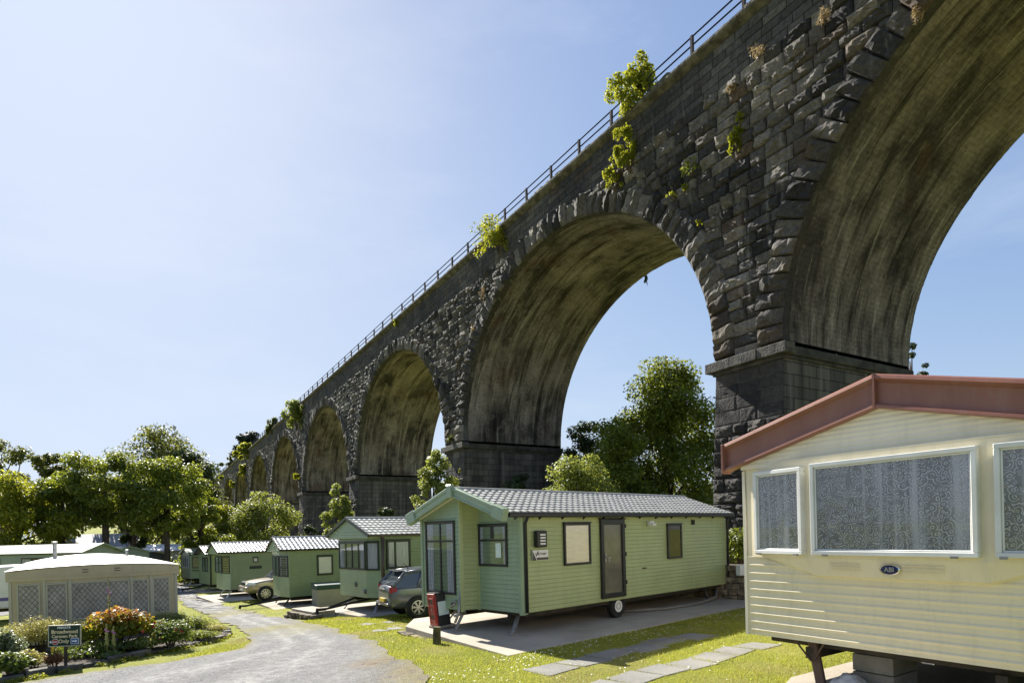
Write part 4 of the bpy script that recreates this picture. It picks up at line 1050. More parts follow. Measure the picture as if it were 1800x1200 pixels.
legs(cc, [(.4, .8, -.2, .1), (LC - .6, .8, 0, 0), (LC - .6, WC - .8, 0, 0)], zbc, 'rust')
mb = MB(); mb.box(.35, .5, yl(2.14), yl(2.0), zbc - .14, zbc - .02); mb.build('tail_socket', 'chrome', cc, bevel=.015)

# ---- beige caravan behind the flower bed
db = np.array([.813, .582]); RZB = math.atan2(.813, -.582) + 0      # local x runs back (-.582,.813)
WB, LB = 3.92, 9.5
cb = thing('static_caravan', (-13.4 + db[0] * 0, 16.3, -1.0), RZB, 'old beige caravan with white curved roof and leaded lattice windows behind the flower bed', 'caravan', 'beige caravan')
zbb, zeb = .4, 2.38
def yb(t): return -t
def zc(t): return zeb + .1 * (1 - ((t - WB / 2) / (WB / 2)) ** 2)
mb = MB(); mb.prism([(.0, yb(0), zbb), (.0, yb(WB), zbb), (LB, yb(WB), zbb), (LB, yb(0), zbb)], (0, 0, zeb - zbb)); mb.build('wall', 'beige', cb)
mb = MB(); N = 16
for i in range(N):
    a, b = -.05 + (WB + .1) * i / N, -.05 + (WB + .1) * (i + 1) / N
    mb.prism([(-.05, yb(a), zeb - .26), (-.05, yb(b), zeb - .26), (-.05, yb(b), zc(b)), (-.05, yb(a), zc(a))], (.06, 0, 0))
mb.prism([(-.065, yb(-.06), zeb - .16), (-.065, yb(WB + .06), zeb - .16), (-.065, yb(WB + .06), zeb - .13), (-.065, yb(-.06), zeb - .13)], (.03, 0, 0))
fb = mb.build('roof_fascia', 'beige', cb)
mb = MB(); nx = 6
V_ = []; 
for j in range(nx):
    x = -.08 + (LB + .16) * j / (nx - 1)
    for i in range(N + 1):
        t = -.08 + (WB + .16) * i / N; V_.append((x, yb(t), zeb + .02 + (.1 + .16 * min(1, j * 1.5)) * max(0, 1 - ((t - WB / 2) / (WB / 2 + .08)) ** 2) + (.0 if j else -.0)))
mb.add(V_, [(j * (N + 1) + i, j * (N + 1) + i + 1, (j + 1) * (N + 1) + i + 1, (j + 1) * (N + 1) + i) for j in range(nx - 1) for i in range(N)])
rb_ = mb.build('roof', 'whiteroof', cb, smooth=True)
for x, y, r, h in ((5.2, -.9, .06, .62),):
    mb = MB(); mb.lathe((x, y, zeb + .1), (0, 0, 1), [(0, r * 1.6), (.03, r), (h, r), (h, r * 1.5), (h + .07, r * 1.5), (h + .08, .001)], 14); mb.build('flue_pipe', 'steel', rb_, auto=40)
mb = MB(); mb.lathe((5.6, -3.0, zeb + .1), (0, 0, 1), [(0, .04), (.28, .04), (.28, .07), (.34, .06), (.35, .001)], 12); mb.build('flue_pipe', 'steel', rb_, auto=40)
mb = MB(); mb.box(2.6, 3.1, -3.1, -2.4, zeb + .14, zeb + .26); mb.build('roof_vent', 'white', rb_, bevel=.05)
mb = MB()
for t in (1.6, 2.35):
    for zz in (zeb - .09, zeb - .02): mb.box(-.062, -.045, yb(t + .14), yb(t), zz, zz + .018)
mb.build('fascia_vents', 'chassis', fb)
for a, b, z0, z1 in ((.17, .66, .99, 2.04), (.79, 1.25, .99, 2.03), (1.32, 2.71, .99, 2.03), (2.75, 3.18, 1.0, 2.01), (3.28, 3.72, 1.0, 2.03)):
    O = Vector((-.002, yb(a), z0)); w, h = b - a, z1 - z0; mb = MB(); fw = .035
    for u0, u1, v0, v1 in ((0, w, 0, fw), (0, w, h - fw, h), (0, fw, fw, h - fw), (w - fw, w, fw, h - fw)): mb.obox(O, -Y3, Z3, -X3, (u0, u1), (v0, v1), (-.01, .035))
    fr = mb.build('window', 'creamframe', cb, bevel=.005, seg=1)
    mb = MB(); mb.quad(*[O - Y3 * u + Z3 * v - X3 * .012 for u, v in ((.02, .02), (w - .02, .02), (w - .02, h - .02), (.02, h - .02))]); mb.build('leaded_pane', 'lattice', fr)
for t in (.0, .72, 1.28, 2.73, 3.22, WB - .06):
    mb = MB(); mb.box(-.03, .01, yb(t + .06), yb(t), zbb, zeb - .26); mb.build('upright_trim', 'creamframe', cb)
mb = MB(); mb.box(.1, LB - .1, -WB + .1, -.1, zbb - .3, zbb); mb.build('chassis', 'chassis', cb)

# ---- far caravans on the left
fl = base_caravan('static_caravan', 'long pale green caravan with a lichen roof standing behind the beige one', (-27.7, 43.3, -1.25), math.atan2(.14, -.99), 15.5, 3.3, .35, 2.75, .5, 'palegreen', 'palegreen', 'oldroof', 'caravans at the far left', front_over=.2, tile=False, barge='green3')
# local x goes left, its right side (y=W) faces the camera
for x, w in ((.5, .9), (2.2, 2.2), (6.0, .7), (8.4, 1.8)):
    window(fl, (x + w, 3.3 + .0, 1.55), -X3, Y3, w, .9, vs=(.5,), fm='brownpipe', fill='curtain', cover=.3)
window(fl, (-.004, 2.9, 1.55), -Y3, -X3, .9, .8, fm='brownpipe', fill='net'); window(fl, (-.004, 1.8, 1.55), -Y3, -X3, 1.5, .85, vs=(.5,), fm='brownpipe', fill='curtain')
for x in (2.5, 5.5, 8.3):
    mb = MB(); mb.lathe((x, 2.0, 3.1), (0, 0, 1), [(0, .2), (.08, .2), (.13, .05), (.14, .001)], 12); mb.build('roof_vent', 'white', fl)
f2 = base_caravan('static_caravan', 'small pale caravan with a blue grey roof and brown window beyond the white roof', (-30.9, 52.0, -1.6), math.atan2(.6, -.8), 7, 3.0, .4, 2.85, .42, 'palegreen', 'palegreen', 'tile_blue', 'caravans at the far left', front_over=.2, tile=False, barge='green3')
window(f2, (-.004, 1.6, 1.4), -Y3, -X3, 1.3, .8, fm='brownpipe', fill='dark')
f3 = base_caravan('static_caravan', 'dark green caravan with two pale windows in the tree shade', (-31.5, 56.0, -1.9), math.atan2(.8, -.6), 7, 3.2, .4, 2.75, .3, 'darkgreen', 'darkgreen', 'slate', 'caravans at the far left', front_over=.2, tile=False)
window(f3, (-.004, 2.9, 1.3), -Y3, -X3, 1.3, 1.0, fm='frame', fill='net'); window(f3, (-.004, 1.5, 1.3), -Y3, -X3, 1.1, 1.0, fm='frame', fill='net')
# touring caravan at the left edge
tc = thing('touring_caravan', (-24.0, 27.0, -1.2), R(37), 'white touring caravan with violet stripe peeping out at the left edge', 'caravan', 'touring caravan')
mb = MB(); pr = [(0, .45), (0, .9), (.35, 1.7), (.9, 2.35), (4.6, 2.4), (5.0, 1.9), (5.0, .45)]
mb.prism([(x, 0, z_) for x, z_ in pr], (0, 2.2, 0)); mb.build('body', 'white', tc, bevel=.08)
mb = MB(); mb.box(.1, 4.9, -.006, 0, .8, .95); mb.box(.1, 4.9, 2.2, 2.206, .8, .95); mb.box(-.006, .0, .1, 2.1, .8, .88); mb.build('stripe', 'stripe', tc)
mb = MB(); mb.box(1.4, 2.4, -.012, 0, 1.3, 1.9); mb.box(1.4, 2.4, 2.2, 2.212, 1.3, 1.9); mb.build('window', 'carglass', tc)
for y, s in ((.1, -1), (2.1, 1)): wheel(tc, (2.6, y, .3), (0, s, 0), .3, .18)
mb = MB(); mb.box(.2, 4.7, .3, 1.9, .3, .45); mb.build('chassis', 'chassis', tc)
# ------------------------------------------------------------------ cars (local x forward, y left)
def loft(stations, mats, name, parent, sub=2):
    # station: (x, [(y, z) ...]) half profile from the bottom centre to the top centre (y >= 0)
    vs, n = [], None; rows = []
    for x, half in stations:
        full = [(-y, z) for y, z in half] + [(y, z) for y, z in half[::-1] if y > 1e-6]
        rows.append([(x, y, z) for y, z in full]); n = len(full)
    mb = MB(); k = len(rows)
    mb.add([p for r in rows for p in r], [(i * n + j, i * n + (j + 1) % n, (i + 1) * n + (j + 1) % n, (i + 1) * n + j) for i in range(k - 1) for j in range(n)] + [tuple(range(n))[::-1], tuple(range((k - 1) * n, k * n))])
    o = mb.build(name, mats, parent, smooth=True)
    md = o.modifiers.new('smooth', 'SUBSURF'); md.levels = md.render_levels = sub
    return o
def car(name, label, loc, rz, P):
    t = thing(name, loc, rz, label, 'car', 'parked cars')
    st = []
    for x, zb, zm, zt, w in P['body']:
        st.append((x, [(0, zb), (w * .8, zb), (w * .97, zb + .1), (w, zm), (w * .985, zt - .1), (w * .93, zt - .02), (w * .6, zt + .02), (0, zt + .035)]))
    body = loft(st, P['paint'], 'body', t)
    # cabin: roof skin, glass all round, pillars
    wb, wt, zb = P['wb'], P['wt'], P['belt']
    C = P['cabin']                       # (x, z, width factor) along the roof from tail to windscreen foot
    def ring(x, z): f = (z - zb) / (P['top'] - zb); return wb + (wt - wb) * f
    mb = MB(); R_ = []
    for x, z in C: y = ring(x, z); R_.append([(x, -y, z), (x, -y * .55, z + .025 * (z > zb + .3)), (x, y * .55, z + .025 * (z > zb + .3)), (x, y, z)])
    a, b = P['roofi']
    for i in range(a, b):
        for j in range(3): mb.quad(R_[i][j], R_[i][j + 1], R_[i + 1][j + 1], R_[i + 1][j])
    for i in range(a, b):
        for s in (0, 3):
            p, q = Vector(R_[i][s]), Vector(R_[i + 1][s]); dn = Vector((0, .02 if s == 3 else -.02, -.09)); mb.quad(p, q, q + dn, p + dn)
    rf = mb.build('roof', P['paint'], t, auto=50)
    mb = MB()
    for pts in P['pillars']:
        for s in (-1, 1): mb.tube([(x, s * (ring(x, z) + .0), z) for x, z in pts], .045, 6)
    mb.build('pillars', P['paint'], rf, smooth=True)
    mb = MB(); i = a
    for i in range(0, a): mb.quad(R_[i][0], R_[i][3], R_[i + 1][3], R_[i + 1][0])
    mb.build('rear_window', 'carglass', t)
    mb = MB()
    for i in range(b, len(C) - 1): mb.quad(R_[i][0], R_[i][3], R_[i + 1][3], R_[i + 1][0])
    mb.build('windscreen', 'carglass', t)
    for s in (-1, 1):
        mb = MB(); low = [(x, s * (wb + .0), zb - .03) for x, z in C]
        up = [(x, s * (ring(x, z) - .012), z) for x, z in C]
        for i in range(len(C) - 1): mb.quad(low[i], low[i + 1], up[i + 1], up[i])
        mb.build('side_window', 'carglass', t)
    w = P['w']
    for x in P['wheels']:
        for s in (-1, 1):
            mb = MB(); r = P['r']
            mb.lathe((x, s * (w - .005), r), (0, s, 0), [(-.15, r * 1.16), (.012, r * 1.16), (.02, r * 1.13), (.004, r * 1.08)], 28); mb.build('wheel_arch', P.get('arch', 'plastic'), t)
            mb = MB(); mb.disc((x, s * (w + .006), r), (0, s, 0), r * 1.1, 28); mb.build('arch_shade_disc', 'black', t)  # flat black disc painted in for the shade inside the wheel arch
            wheel(t, (x, s * (w - .06), r), (0, s, 0), r, .2, spokes=P['spokes'], rimr=.68)
    return t, body, rf
gx = (d1[0], d1[1])
hp = dict(paint='cargrey', w=.86, r=.31, spokes=7, wheels=(-1.28, 1.33), wb=.80, wt=.60, belt=.93, top=1.44,
  body=[(-2.1, .5, .6, .8, .6), (-2.06, .34, .62, .93, .74), (-1.85, .26, .6, .97, .83), (-1.2, .2, .55, .965, .87), (0, .19, .55, .95, .875), (1.1, .2, .55, .93, .86), (1.6, .22, .52, .84, .83), (1.98, .26, .5, .72, .74), (2.12, .38, .52, .62, .55)],
  cabin=[(-2.0, .98), (-1.62, 1.33), (-1.5, 1.38), (-1.0, 1.43), (-.2, 1.46), (.35, 1.4), (.55, 1.34), (1.3, .95)], roofi=(1, 6),
  pillars=[[(-2.0, .95), (-1.62, 1.33)], [(-1.62, 1.33), (-1.0, 1.40), (-.2, 1.42), (.55, 1.32)], [(.55, 1.33), (1.3, .93)], [(-.35, .93), (-.3, 1.4)], [(-1.25, .93), (-1.05, 1.38)]])
pc = at(736, 1096, 18.3); HA = R(27)
hx, hy = pc.x + math.cos(HA) * 1.28 - math.sin(HA) * .86, pc.y + math.sin(HA) * 1.28 + math.cos(HA) * .86
hatch, hb_, hr = car('hatchback_car', 'dark grey hatchback parked nose in, its tail towards the gravel road', (hx, hy, float(gz(pc.x, pc.y)) + .04), HA, hp)
mb = MB()
for s in (-1, 1):
    mb = MB(); mb.prism([(-2.085, s * .56, .74), (-2.06, s * .74, .76), (-2.03, s * .76, .95), (-2.07, s * .62, .94)], (.07, 0, 0)); mb.prism([(-2.05, s * .755, .77), (-1.9, s * .82, .82), (-1.9, s * .82, .92), (-2.04, s * .745, .95)], (0, s * .012, 0)); mb.build('tail_light', 'taillight', hatch, bevel=.01)
mb = MB(); mb.box(-2.135, -2.1, -.3, .3, .84, .868); mb.build('chrome_strip', 'chrome', hatch, bevel=.008)
mb = MB(); mb.lathe((-2.1, 0, .93), (-1, 0, .2), [(0, .05), (.012, .05), (.015, .035), (.008, .001)], 16); mb.build('round_emblem', 'chrome', hatch)
mb = MB(); mb.box(-2.15, -2.08, -.26, .26, .47, .575); mb.build('number_plate', 'yellowplate', hatch)
mb = MB(); mb.prism([(-2.14, -.62, .36), (-2.14, .62, .36), (-2.16, .66, .46), (-2.16, -.66, .46)], (.2, 0, 0)); mb.build('lower_bumper', 'cargrey', hatch, bevel=.03)
mb = MB(); mb.box(-1.78, -1.55, -.52, .52, 1.365, 1.395); mb.build('spoiler', 'cargrey', hatch, bevel=.012)
mb = MB(); mb.tube([(-1.3, 0, 1.42), (-1.45, 0, 1.6)], .008, 6); mb.lathe((-1.3, 0, 1.42), (0, 0, 1), [(0, .035), (.03, .02), (.035, .001)], 10); mb.build('aerial', 'plastic', hatch)
mb = MB(); mb.tube([(-2.0, .0, 1.02), (-1.96, -.3, 1.05)], .012, 6); mb.build('wiper', 'plastic', hatch)
for s in (-1, 1):
    mb = MB(); mb.box(.72, .92, s * .98 - .1, s * .98 + .1, .96, 1.1); mb.build('wing_mirror', 'cargrey', hatch, bevel=.04)
sp_ = dict(paint='cargold', w=.95, r=.37, spokes=9, wheels=(-1.42, 1.45), wb=.86, wt=.74, belt=1.13, top=1.82, arch='cargold',
  body=[(-2.35, .5, .8, 1.0, .8), (-2.28, .4, .75, 1.14, .9), (-1.6, .34, .7, 1.15, .95), (0, .32, .7, 1.14, .955), (1.0, .33, .7, 1.13, .95), (1.7, .36, .72, 1.06, .93), (2.18, .4, .74, .98, .88), (2.36, .5, .76, .84, .76)],
  cabin=[(-2.3, 1.16), (-2.15, 1.7), (-1.9, 1.78), (-.5, 1.83), (.15, 1.78), (.3, 1.72), (1.05, 1.13)], roofi=(1, 5),
  pillars=[[(-2.3, 1.14), (-2.15, 1.7)], [(-2.15, 1.7), (-.5, 1.78), (.3, 1.7)], [(.3, 1.7), (1.05, 1.11)], [(-.3, 1.12), (-.25, 1.78)], [(-1.4, 1.12), (-1.35, 1.78)]])
d3 = np.array([math.cos(R(36)), math.sin(R(36))])
ps = at(467, 1057, 33.0)
sx, sy = ps.x + d3[0] * 1.45 - .55, ps.y + d3[1] * 1.45 + .78
suv, sb, sr = car('off_road_car', 'pale gold off road car with its bonnet showing between two caravans', (sx, sy, float(gz(sx, sy)) + .05), R(36) + math.pi, sp_)
for s in (-1, 1):
    mb = MB(); mb.prism([(2.2, s * .62, .84), (2.1, s * .86, .86), (2.08, s * .85, 1.0), (2.2, s * .6, .99)], (.1, 0, 0)); mb.prism([(2.16, s * .87, .86), (1.95, s * .93, .88), (1.96, s * .915, 1.0), (2.12, s * .85, 1.0)], (0, s * .015, 0)); mb.build('headlight', 'clearlight', suv, bevel=.01)
mb = MB(); mb.box(2.28, 2.37, -.5, .5, .82, .97); mb.build('grille', 'chrome', suv, bevel=.015)
mb = MB(); mb.box(2.2, 2.44, -.86, .86, .48, .78); mb.build('bumper', 'cargold', suv, bevel=.07)
mb = MB(); mb.box(2.42, 2.45, -.26, .26, .55, .65); mb.build('number_plate', 'white', suv)
mb = MB()
for zz in (.92, .98, 1.04): mb.box(.95, 1.2, -.962, -.95, zz, zz + .025); mb.box(.95, 1.2, .95, .962, zz, zz + .025)
mb.build('wing_vents', 'plastic', suv)

# ------------------------------------------------------------------ ground, road, pads, slabs
def axis(a, b, near0, near1, sn_, sf):
    v = [near0]
    while v[-1] < near1: v.append(v[-1] + sn_)
    s = sn_
    while v[-1] < b: s = min(s * 1.25, sf); v.append(v[-1] + s)
    l = [near0]; s = sn_
    while l[-1] > a: s = min(s * 1.25, sf); l.append(l[-1] - s)
    return np.array(l[:0:-1] + v)
gxs, gys = axis(-2500, 2500, -40, 25, 1.0, 260), axis(-400, 4000, 0, 60, 1.0, 260)
GX, GY = np.meshgrid(gxs, gys)
g = link('ground', npmesh('ground', np.stack([GX, GY, gz(GX, GY)], -1).reshape(-1, 3), gridfaces(len(gxs), len(gys)), True), None, 'lawn'); tag(g, kind='structure')
RL = [(-420, 1240), (-150, 1222), (0, 1207), (120, 1188), (230, 1172), (300, 1164), (380, 1149), (420, 1142), (439, 1129), (443, 1119), (425, 1105), (395, 1093), (345, 1075), (315, 1056), (309, 1037), (303, 1020), (285, 1012)]
RR = [(900, 1330), (850, 1280), (790, 1235), (757, 1200), (734, 1173), (687, 1144), (633, 1120), (567, 1099), (487, 1085), (428, 1072), (393, 1063), (355, 1051), (329, 1030), (316, 1016)]
rngL = np.random.default_rng(9)
def dens(P, n):
    P = np.array([tuple(ghit(*p))[:2] for p in P]); d = np.concatenate([[0], np.cumsum(np.linalg.norm(np.diff(P, axis=0), axis=1))]); t = np.linspace(0, d[-1], n)
    return np.stack([np.interp(t, d, P[:, 0]), np.interp(t, d, P[:, 1])], 1)
NR, NC = 300, 60
La, Ra = dens(RL, NR), dens(RR, NR)
for A_ in (La, Ra):
    w_ = np.convolve(rngL.normal(size=NR + 8), np.ones(4) / 4, 'same')[4:-4] * .17; A_[:, 0] += w_; A_[:, 1] += w_
tt = np.linspace(0, 1, NC)[None, :, None]
RP = La[:, None] * (1 - tt) + Ra[:, None] * tt
rv = np.concatenate([RP, (gz(RP[..., 0], RP[..., 1]) + .022)[..., None]], -1)
def spots(L):
    a = np.zeros(RP.shape[:2])
    for x_, y_, rx_, ry_ in L:
        p_, q_ = ghit(x_, y_), ghit(x_ + rx_, y_); w_ = math.hypot(q_.x - p_.x, q_.y - p_.y); q2 = ghit(x_, y_ - ry_); h_ = math.hypot(q2.x - p_.x, q2.y - p_.y)
        ax_ = np.array([q_.x - p_.x, q_.y - p_.y]) / w_; ay_ = np.array([-ax_[1], ax_[0]]); dd = RP - np.array([p_.x, p_.y])
        a = np.maximum(a, np.exp(-((dd @ ax_) / w_) ** 2 - ((dd @ ay_) / h_) ** 2))
    return a
mossA = spots([(490, 1103, 48, 9), (390, 1081, 26, 6), (440, 1072, 40, 5), (570, 1100, 40, 6)])
dryA = spots([(650, 1167, 30, 7), (722, 1178, 30, 14), (690, 1158, 22, 7), (755, 1195, 30, 10)])
edgeA = np.broadcast_to(np.maximum(np.exp(-((1 - tt[..., 0]) / .09) ** 2), np.exp(-(tt[..., 0] / .045) ** 2)), RP.shape[:2])
wob = .03 * np.sin(np.arange(NR) / 23.)[:, None]; trackA = np.exp(-((tt[..., 0] - .36 + wob) / .06) ** 2) + np.exp(-((tt[..., 0] - .64 + wob) / .07) ** 2)
rd = link('road', npmesh('road', rv.reshape(-1, 3), gridfaces(NC, NR), True, {'moss': mossA.ravel(), 'dry': dryA.ravel(), 'edge': edgeA.ravel(), 'track': trackA.ravel()}), None, 'road'); tag(rd, kind='structure')
road_poly = np.concatenate([La, Ra[::-1]])
def patch(name, pts, mat, dz, n=40, jag=.12):
    P = np.array([tuple(p)[:2] for p in pts]); c = P.mean(0); d = np.concatenate([P, P[:1]]); L = np.concatenate([[0], np.cumsum(np.linalg.norm(np.diff(d, axis=0), axis=1))])
    t = np.linspace(0, L[-1], n, endpoint=False); B = np.stack([np.interp(t, L, d[:, 0]), np.interp(t, L, d[:, 1])], 1)
    B = c + (B - c) * (1 + rngL.uniform(-jag, jag, (n, 1)))
    ks = np.linspace(1, 0, 10); V = np.concatenate([c + (B - c) * k for k in ks]); z_ = gz(V[:, 0], V[:, 1]) + dz
    f = [(i * n + j, i * n + (j + 1) % n, (i + 1) * n + (j + 1) % n, (i + 1) * n + j) for i in range(9) for j in range(n)]
    o = link(name, npmesh(name, np.concatenate([V, z_[:, None]], 1), np.array(f), True), None, mat); tag(o, kind='structure'); return B
E_ = lambda pts: [ghit(*p) for p in pts]
if 0: patch('mossy_patch', E_([(440, 1095), (475, 1094), (510, 1098), (536, 1107), (525, 1113), (495, 1110), (465, 1106)]), 'moss', .03)
if 0: patch('mossy_patch', E_([(365, 1075), (395, 1077), (412, 1083), (395, 1088), (372, 1083)]), 'moss', .03)
if 0: patch('dry_leaf_patch', E_([(618, 1166), (650, 1159), (680, 1162), (672, 1172), (640, 1176)]), 'dryleaf', .03)
if 0: patch('dry_leaf_patch', E_([(700, 1160), (735, 1168), (745, 1190), (715, 1192), (690, 1175)]), 'dryleaf', .034)
patch('pale_concrete_patch', E_([(352, 1064), (386, 1058), (394, 1062), (362, 1068)]), 'flag', .034, 24, .05)
yx, yy = np.meshgrid(np.linspace(-13, 2.2, 40), np.linspace(-9, 7.6, 40))
tag(link('bounce_gravel', npmesh('bounce_gravel', np.stack([yx, yy, gz(yx, yy) + .012], -1).reshape(-1, 3), gridfaces(40, 40), True), None, 'road'), kind='structure')  # unseen gravel added behind the camera to bounce neutral light
# second lane behind the beige caravan
def lane(name, pts, w):
    P = np.array([tuple(ghit(*p))[:2] for p in pts]); t = np.linspace(0, len(P) - 1, 60); c = np.stack([np.interp(t, np.arange(len(P)), P[:, 0]), np.interp(t, np.arange(len(P)), P[:, 1])], 1)
    d = np.gradient(c, axis=0); d /= np.linalg.norm(d, axis=1)[:, None]; n = np.stack([-d[:, 1], d[:, 0]], 1)
    V = np.stack([c + n * w * k for k in (-1, -.5, 0, .5, 1)], 1); z_ = gz(V[..., 0], V[..., 1]) + .02
    tag(link(name, npmesh(name, np.concatenate([V, z_[..., None]], -1).reshape(-1, 3), gridfaces(5, 60), True), None, 'road'), kind='structure')
lane('side_road', [(-60, 1085), (0, 1075), (80, 1062), (200, 1040), (290, 1022), (320, 1012)], 1.6)

def slab(name, poly, z0, z1, mat='concrete'):
    mb = MB(); mb.prism([(x, y, z0) for x, y in poly], (0, 0, z1 - z0)); o = mb.build(name, mat, bevel=.012, seg=2); tag(o, kind='structure'); return o
V2 = lambda *a: np.array(a, float)
pads = []
A = V2(-.2, 11.1); Dp = V2(-2.75, 15.0); pads.append([A, A + d1 * 11.2, A + d1 * 11.2 + V2(-2.6, 2.9) * 1.25, Dp + d1 * .8 + V2(-.6, .75), Dp])
slab('concrete_pad', pads[-1], -.75, -.1)
def pad_for(o_, rz, x0, x1, y0, y1, z, zb):
    c, s = math.cos(rz), math.sin(rz); p = [V2(o_[0] + c * x - s * y, o_[1] + s * x + c * y) for x, y in ((x0, y0), (x1, y0), (x1, y1), (x0, y1))]
    pads.append(p); slab('concrete_pad', p, zb, z)
pad_for((-4.6, 20.89), RZ1, -.9, 9, -.55, 3.4, -.5, -1.3)
pad_for((-4.6, 20.89), RZ1, -1.7, -.9, 1.6, 3.4, -.42, -1.3)
pad_for((-10.4, 28.22), R(33), -.8, 9, -.6, 3.3, -1.03, -1.5)
pad_for((-16.8, 36.28), R(37), -1.3, 9, -2.2, 3.2, -1.3, -1.8)
pad_for((-21.6, 43.5), R(40), -.6, 8, -.4, 3.2, -1.52, -2.0)
pad_for((-28.3, 53.65), R(42), -.5, 8, -.4, 3.3, -1.72, -2.3)
cpad = [V2(2.75, 7.0), V2(3.4, 8.2) + V2(.83, .5554) * .3, V2(3.4, 8.2) + V2(.8315, .5555) * 9, V2(6.5, 3.0) + V2(.8315, .5555) * 9, V2(6.2, 2.2)]
pads.append(cpad); slab('concrete_pad', cpad, -.4, .06)
# paving stones
flags = []
def flag_row(p0, p1, n, w, lab, gap=.03, jit=.08, skew=.0):
    p0, p1 = ghit(*p0), ghit(*p1); d = Vector((p1.x - p0.x, p1.y - p0.y, 0)); L = d.length / n; d.normalize(); nn = Vector((-d.y, d.x, 0))
    for i in range(n):
        a = p0 + d * (i * L + gap); b = p0 + d * ((i + 1) * L - gap); o_ = nn * random.uniform(-jit, jit)
        pts = [a + o_ - nn * w / 2, b + o_ - nn * w / 2, b + o_ + nn * w / 2, a + o_ + nn * w / 2]
        pts = [(p.x + random.uniform(-.07, .07), p.y + random.uniform(-.07, .07), float(gz(p.x, p.y)) - .035) for p in pts]
        mb = MB(); mb.prism(pts, (0, 0, .05)); o = mb.build('paving_stone', 'flag', bevel=.01, seg=1); tag(o, lab, 'paving stone', 'paving stones'); flags.append([V2(p[0], p[1]) for p in pts])
flag_row((930, 1183), (1236, 1113), 6, .62, 'grey paving stone half sunk in the daisy lawn, in the row nearer the green caravan')
flag_row((1030, 1214), (1345, 1130), 7, .62, 'grey paving stone half sunk in the sunny lawn, in the row nearer the cream caravan')
flag_row((640, 1099), (690, 1091), 2, .6, 'grey paving stone in the grass in front of the dark grey hatchback', jit=.3)
flag_row((648, 1109), (705, 1103), 2, .55, 'grey paving stone in the grass in front of the dark grey hatchback', jit=.1)
flag_row((505, 1081), (560, 1071), 3, .5, 'grey paving stone in the grass below the green lidded chest', jit=.12)
flag_row((520, 1086), (580, 1075), 3, .5, 'grey paving stone in the grass below the green lidded chest', jit=.12)

# rubble edges (rough stones stacked under the pad fronts)
def rubble(name, lab, p0, p1, z0, z1, th=.22, size=.2):
    p0, p1 = Vector((*p0, 0)), Vector((*p1, 0)); d = p1 - p0; L = d.length; d.normalize(); n = Vector((-d.y, d.x, 0)); mb = MB(); r = random.Random(5)
    z = z0
    while z < z1 - .03:
        h = min(r.uniform(.1, .17) * size / .2, z1 - z); s = -r.random() * .1
        while s < L:
            l = r.uniform(.14, .36) * size / .2; k = r.uniform(-.03, .05)
            mb.obox(p0 + Z3 * 0, d, Z3, n, (s + .01, s + l - .01), (z + .008, z + h), (-th / 2 - k, th / 2 + k)); s += l
        z += h
    o = mb.build(name, 'rubble', bevel=.025, seg=2)
    me = o.data
    co = np.empty(len(me.vertices) * 3, np.float32); me.vertices.foreach_get('co', co); co += np.random.default_rng(2).normal(size=co.shape).astype(np.float32) * .006; me.vertices.foreach_set('co', co); me.update()
    me.set_sharp_from_angle(angle=R(40))
    return tag(o, lab, 'stone wall', 'rubble stone edges')
u_ = (A - Dp) / np.linalg.norm(A - Dp)
rubble('rubble_wall', 'short rubble stone wall under the concrete pad edge by the red cabinet', Dp + u_ * -.05, Dp + u_ * 1.55, -.55, -.22, .3)
q0 = pads[2]
rubble('rubble_wall', 'stepped rubble stone edge of the pad left of the hatchback', q0[3] + V2(.0, .0), q0[0] + V2(.1, -.05), -1.0, -.5, .4)
e0 = V2(6.9, 19.5)
rubble('rubble_wall', 'tall shady rubble wall behind the far end of the big green caravan', V2(7.0, 18.6) + V2(-1.4, 1.6) * 2.2, V2(7.0, 18.6) + V2(.9, -1.0) * 3, -.2, .95, .5, .3)

# red cabinet + post
a_ = at(766, 1108, 14.2)
cabn = thing('gas_cabinet', (a_.x + .05, a_.y + .15, -.09), math.atan2(d1[1], d1[0]) - R(6), 'red enamel cabinet with black side and pale notice standing on the concrete pad', 'cabinet', 'cabinet')
cabn.rotation_euler = (R(-2), R(-5), math.atan2(d1[1], d1[0]) - R(8))
mb = MB(); mb.box(0, .34, 0, .36, .06, .8); body = mb.build('body', 'plastic', cabn, bevel=.015)
mb = MB(); mb.box(-.03, .02, -.005, .365, .05, .81); mb.build('door', 'red', cabn, bevel=.012)
mb = MB()
for z0 in (.56, .4, .2):
    mb.box(-.045, -.03, .05, .3, z0 - .012, z0 + .012); mb.box(-.045, -.03, .05, .3, z0 + .13, z0 + .15)
mb.box(-.045, -.03, .03, .06, .12, .74); mb.box(-.045, -.03, .29, .32, .12, .74); mb.build('door_ribs', 'red2', cabn, bevel=.005, seg=1)
mb = MB()
for z0 in (.575, .22): mb.box(-.036, -.028, .1, .26, z0, z0 + .11)
mb.build('door_panels', 'rust', cabn)
mb = MB(); mb.lathe((-.03, .18, .45), (-1, 0, 0), [(0, .03), (.012, .03), (.014, .001)], 14); mb.build('lock', 'steel', cabn)
mb = MB(); mb.box(.05, .32, -.006, 0, .3, .62); mb.build('notice', 'notice', cabn)
mb = MB(); mb.box(0, .34, .0, .36, .8, .83); [mb.box(.04, .3, y, y + .04, .83, .838) for y in (.05, .15, .25)]; mb.build('lid', 'plastic', cabn, bevel=.008, seg=1)
mb = MB(); mb.box(-.05, .42, -.04, .4, 0, .06); mb.build('plinth', 'block', cabn, bevel=.01)
b_ = ghit(768, 1131)
mb = MB(); mb.tube([(0, 0, -.1), (0, .0, .2), (.01, 0, .36)], [.09, .085, .08], 9); pst = mb.build('timber_post', 'post', auto=30); pst.location = (b_.x, b_.y, b_.z); tag(pst, 'short mossy timber post in the grass in front of the red cabinet', 'post')
